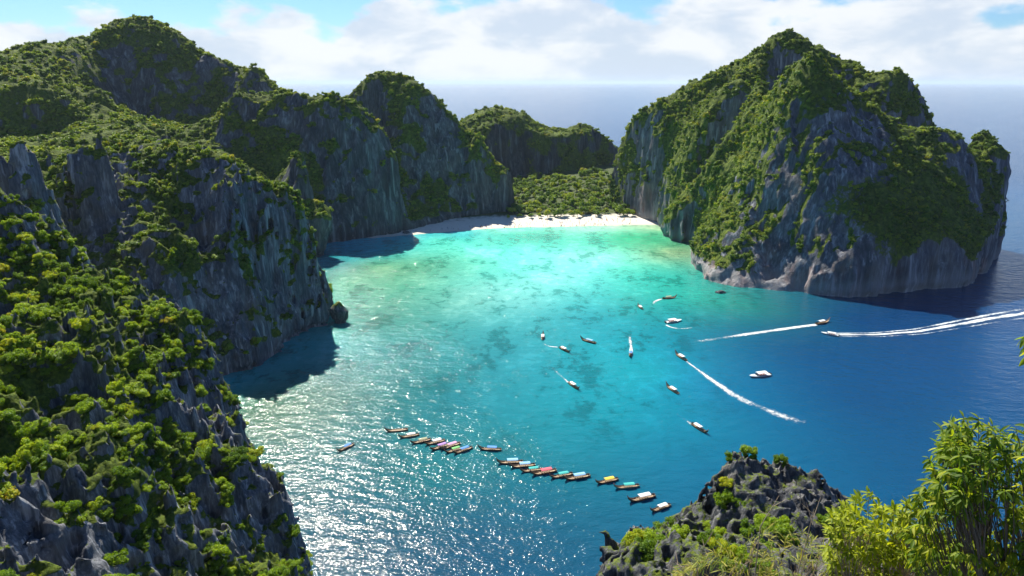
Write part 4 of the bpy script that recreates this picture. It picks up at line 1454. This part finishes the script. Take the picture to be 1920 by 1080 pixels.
def branch_to(base, tips, g, r0, bend=.25):
    """limbs from a base point to groups of tips -> list of (path, radii)"""
    out = []
    T = np.array(tips)
    k = max(3, len(T) // 14)
    cen = T[g.choice(len(T), k, replace=False)]
    for _ in range(4):
        lab = ((T[:, None] - cen[None]) ** 2).sum(-1).argmin(1)
        cen = np.array([T[lab == j].mean(0) if (lab == j).any() else cen[j] for j in range(k)])
    b = np.array(base)
    for j in range(k):
        c = cen[j] * .78 + b * .22
        c[2] -= .08
        mid = (b + c) / 2 + g.normal(0, bend * .35, 3)
        out.append(([tuple(b), tuple(mid), tuple(c)], [r0, r0 * .7, r0 * .42]))
        for t in T[lab == j]:
            m_ = (c + t) / 2 + g.normal(0, .05, 3) + np.array([0, 0, -.03])
            out.append(([tuple(c), tuple(m_), tuple(t)], [r0 * .32, r0 * .2, r0 * .10]))
    return out


def join_tubes(lst, n=5):
    Vs, Qs, off = [], [], 0
    for path, rad in lst:
        v, q = tube(path, rad, n)
        Vs.append(v)
        Qs.append(q + off)
        off += len(v)
    return np.concatenate(Vs), np.concatenate(Qs)


def crown_tips(outline, Y0, depth, n, g, x_hi=None):
    """twig ends filling a crown whose outline, seen from the viewpoint, is the given polygon"""
    X_ = np.array([q_[0] for q_ in outline])
    Y_ = np.array([q_[1] for q_ in outline])
    tips, dirs = [], []
    cpx, cpy = X_.mean(), Y_.mean()
    while len(tips) < n:
        px, py = g.uniform(X_.min(), X_.max()), g.uniform(Y_.min(), Y_.max())
        s_ = float(poly_sd(np.array([px], np.float32), np.array([py], np.float32), outline)[0])
        if s_ < 0:
            continue
        half = depth * min(1, (s_ + 12) / 90) ** .5
        t = g.uniform(-1, 1)
        t = math.copysign(abs(t) ** .6, t)
        Yd = Y0 + half * t
        p = at(px, py, Yd)
        if float(noise3(p[0] * 2.2, p[1] * 2.2, p[2] * 2.2)) < -.02:
            continue
        tips.append(p)
        c = at(cpx, cpy + 60, Y0)
        dirs.append(tuple(Vector(p) - Vector(c) + Vector((0, 0, .25))))
    return tips, dirs


def ground_z(x, y):
    d = MASS['foreground_crag']
    near = (np.abs(d['V'][:, 0] - x) < 1.2) & (np.abs(d['V'][:, 1] - y) < 1.2)
    return float(d['V'][near, 2].max()) if near.any() else CAM_H - 12


def bush(name, label, cat, outline, Y0, depth, ntips, per, length, spread, variants, m, base_xy, seed, n_single, r0, bark, crown_name='crown', sag=.5, extra=None, way=None, bare=0):
    g = np.random.default_rng(seed)
    tips, dirs = crown_tips(outline, Y0, depth, ntips, g)
    n_main = len(tips)
    if extra:
        for (px, py, Yd, dx, dy, dz) in extra:
            tips.append(at(px, py, Yd))
            dirs.append((dx, dy, dz))
    bx_, by_ = base_xy
    bz_ = ground_z(bx_, by_) - .3
    T = np.array(tips[:n_main])
    fork = T.mean(0) * .55 + np.array([bx_, by_, bz_]) * .45
    fork[2] = min(fork[2], T[:, 2].min() + .2 * (T[:, 2].max() - T[:, 2].min()))
    root = link(name, None)
    tag(root, label, cat)
    tv, tq = tube([(bx_, by_, bz_), tuple(np.array([bx_, by_, bz_]) * .5 + fork * .5 + g.normal(0, .1, 3)), tuple(fork)], [r0 * 1.6, r0 * 1.3, r0], 8)
    link('trunk', mesh_np('trunk', tv, tq, [bark]), root)
    bl = branch_to(fork, T, g, r0 * .75)
    if way:
        wp = [tuple(fork)] + [at(*q_) for q_ in way]
        bl.append((wp, list(np.linspace(r0 * .7, r0 * .22, len(wp)))))
        for t in tips[n_main:]:
            bl.append(([wp[-1], t], [r0 * .2, r0 * .1]))
    for _ in range(bare):
        t0 = T[g.integers(len(T))]
        up = np.array([g.normal(0, .5), g.normal(0, .3), g.uniform(.3, 1.0)])
        up = up / np.linalg.norm(up) * g.uniform(.35, .8)
        e = t0 + up
        bl.append(([tuple(fork * .3 + t0 * .7), tuple(t0 + g.normal(0, .05, 3)), tuple(e)], [.012, .009, .004]))
        for _k in range(3):
            f_ = g.uniform(.3, .9)
            q_ = t0 + up * f_
            bl.append(([tuple(q_), tuple(q_ + up * .25 + g.normal(0, .12, 3))], [.006, .003]))
    bv, bq = join_tubes(bl, 5)
    b = link('branches', mesh_np('branches', bv, bq, [bark]), root)
    tag(b, kind='stuff')
    fr = leaf_frames(tips, dirs, per, length, spread, g, sag)
    bake_leaves(crown_name, variants, fr, root, n_single, m, seed)
    return root


LV = [leaf_mesh('leaf', M_TREE_LEAF, w, d, f) for w, d, f in ((.30, .30, .25), (.26, .42, .2), (.34, .22, .3), (.28, .5, .25))]
bush('leafy_tree', 'big leafy green tree with drooping leaves at the right edge', 'tree',
     [(1722, 905), (1735, 860), (1752, 842), (1770, 800), (1800, 776), (1832, 770), (1860, 792), (1900, 796), (1960, 780), (2080, 800), (2120, 950), (2100, 1120), (1960, 1150), (1850, 1140), (1780, 1110), (1700, 1080), (1690, 1010), (1712, 950)],
     7.6, 1.0, 640, 9, .13, .75, LV, M_TREE_LEAF, (8.8, 6.6), 41, 300, .045, M_BARK, sag=.95,
     extra=[(1922, 632, 6.6, -.6, 0, .1), (1926, 650, 6.6, -.8, 0, -.5), (1930, 668, 6.7, -.5, 0, -.6)], way=[(2060, 960, 7.2), (2075, 800, 6.9), (2010, 670, 6.7), (1960, 640, 6.65)])
LV2 = [leaf_mesh('leaf', M_SHRUB_LEAF, w, d, f) for w, d, f in ((.34, .25, .25), (.28, .4, .2), (.40, .2, .3))]
bush('leafy_shrub', 'yellow green leafy shrub between the foreground crag and the leafy tree', 'shrub',
     [(1545, 1000), (1560, 955), (1600, 928), (1660, 912), (1705, 925), (1745, 940), (1790, 1000), (1860, 1050), (1900, 1120), (1700, 1150), (1600, 1130), (1550, 1070)],
     9.2, .9, 560, 9, .115, .85, LV2, M_SHRUB_LEAF, (5.6, 8.4), 42, 240, .035, M_TWIG)
LV3 = [leaf_mesh('leaf', M_DRY_LEAF, w, d, f, 4) for w, d, f in ((.10, .35, .2), (.08, .55, .2), (.12, .2, .2))]
bush('bamboo_shrub', 'straggly dry yellowish shrub with bare pale twigs at the bottom edge', 'shrub',
     [(1240, 1092), (1290, 1050), (1340, 1020), (1370, 985), (1410, 968), (1450, 985), (1500, 990), (1540, 1015), (1600, 1040), (1640, 1100), (1600, 1150), (1300, 1150)],
     10.5, .8, 150, 9, .19, .95, LV3, M_DRY_LEAF, (3.6, 9.6), 43, 240, .028, M_TWIG, sag=.25, bare=22)
# ------------------------------------------------------------------ haze
def box_mesh(name, lo, hi):
    v = [(x, y, z) for x in (lo[0], hi[0]) for y in (lo[1], hi[1]) for z in (lo[2], hi[2])]
    f = [(0, 1, 3, 2), (4, 6, 7, 5), (0, 4, 5, 1), (2, 3, 7, 6), (0, 2, 6, 4), (1, 5, 7, 3)]
    return mesh_np(name, v, f, smooth=False)


m_haze, N, out = mat('haze_air')
pv = N.n('ShaderNodeVolumePrincipled')
pv.inputs['Color'].default_value = (0.72, 0.85, 1.0, 1)
pv.inputs['Density'].default_value = 0.00002
pv.inputs['Anisotropy'].default_value = 0.1
m_haze.node_tree.links.new(pv.outputs[0], out.inputs['Volume'])
hz = box_mesh('haze', (-170000, -4000, -6), (170000, 270000, 330))
hz.materials.append(m_haze)
tag(link('haze', hz), kind='stuff')
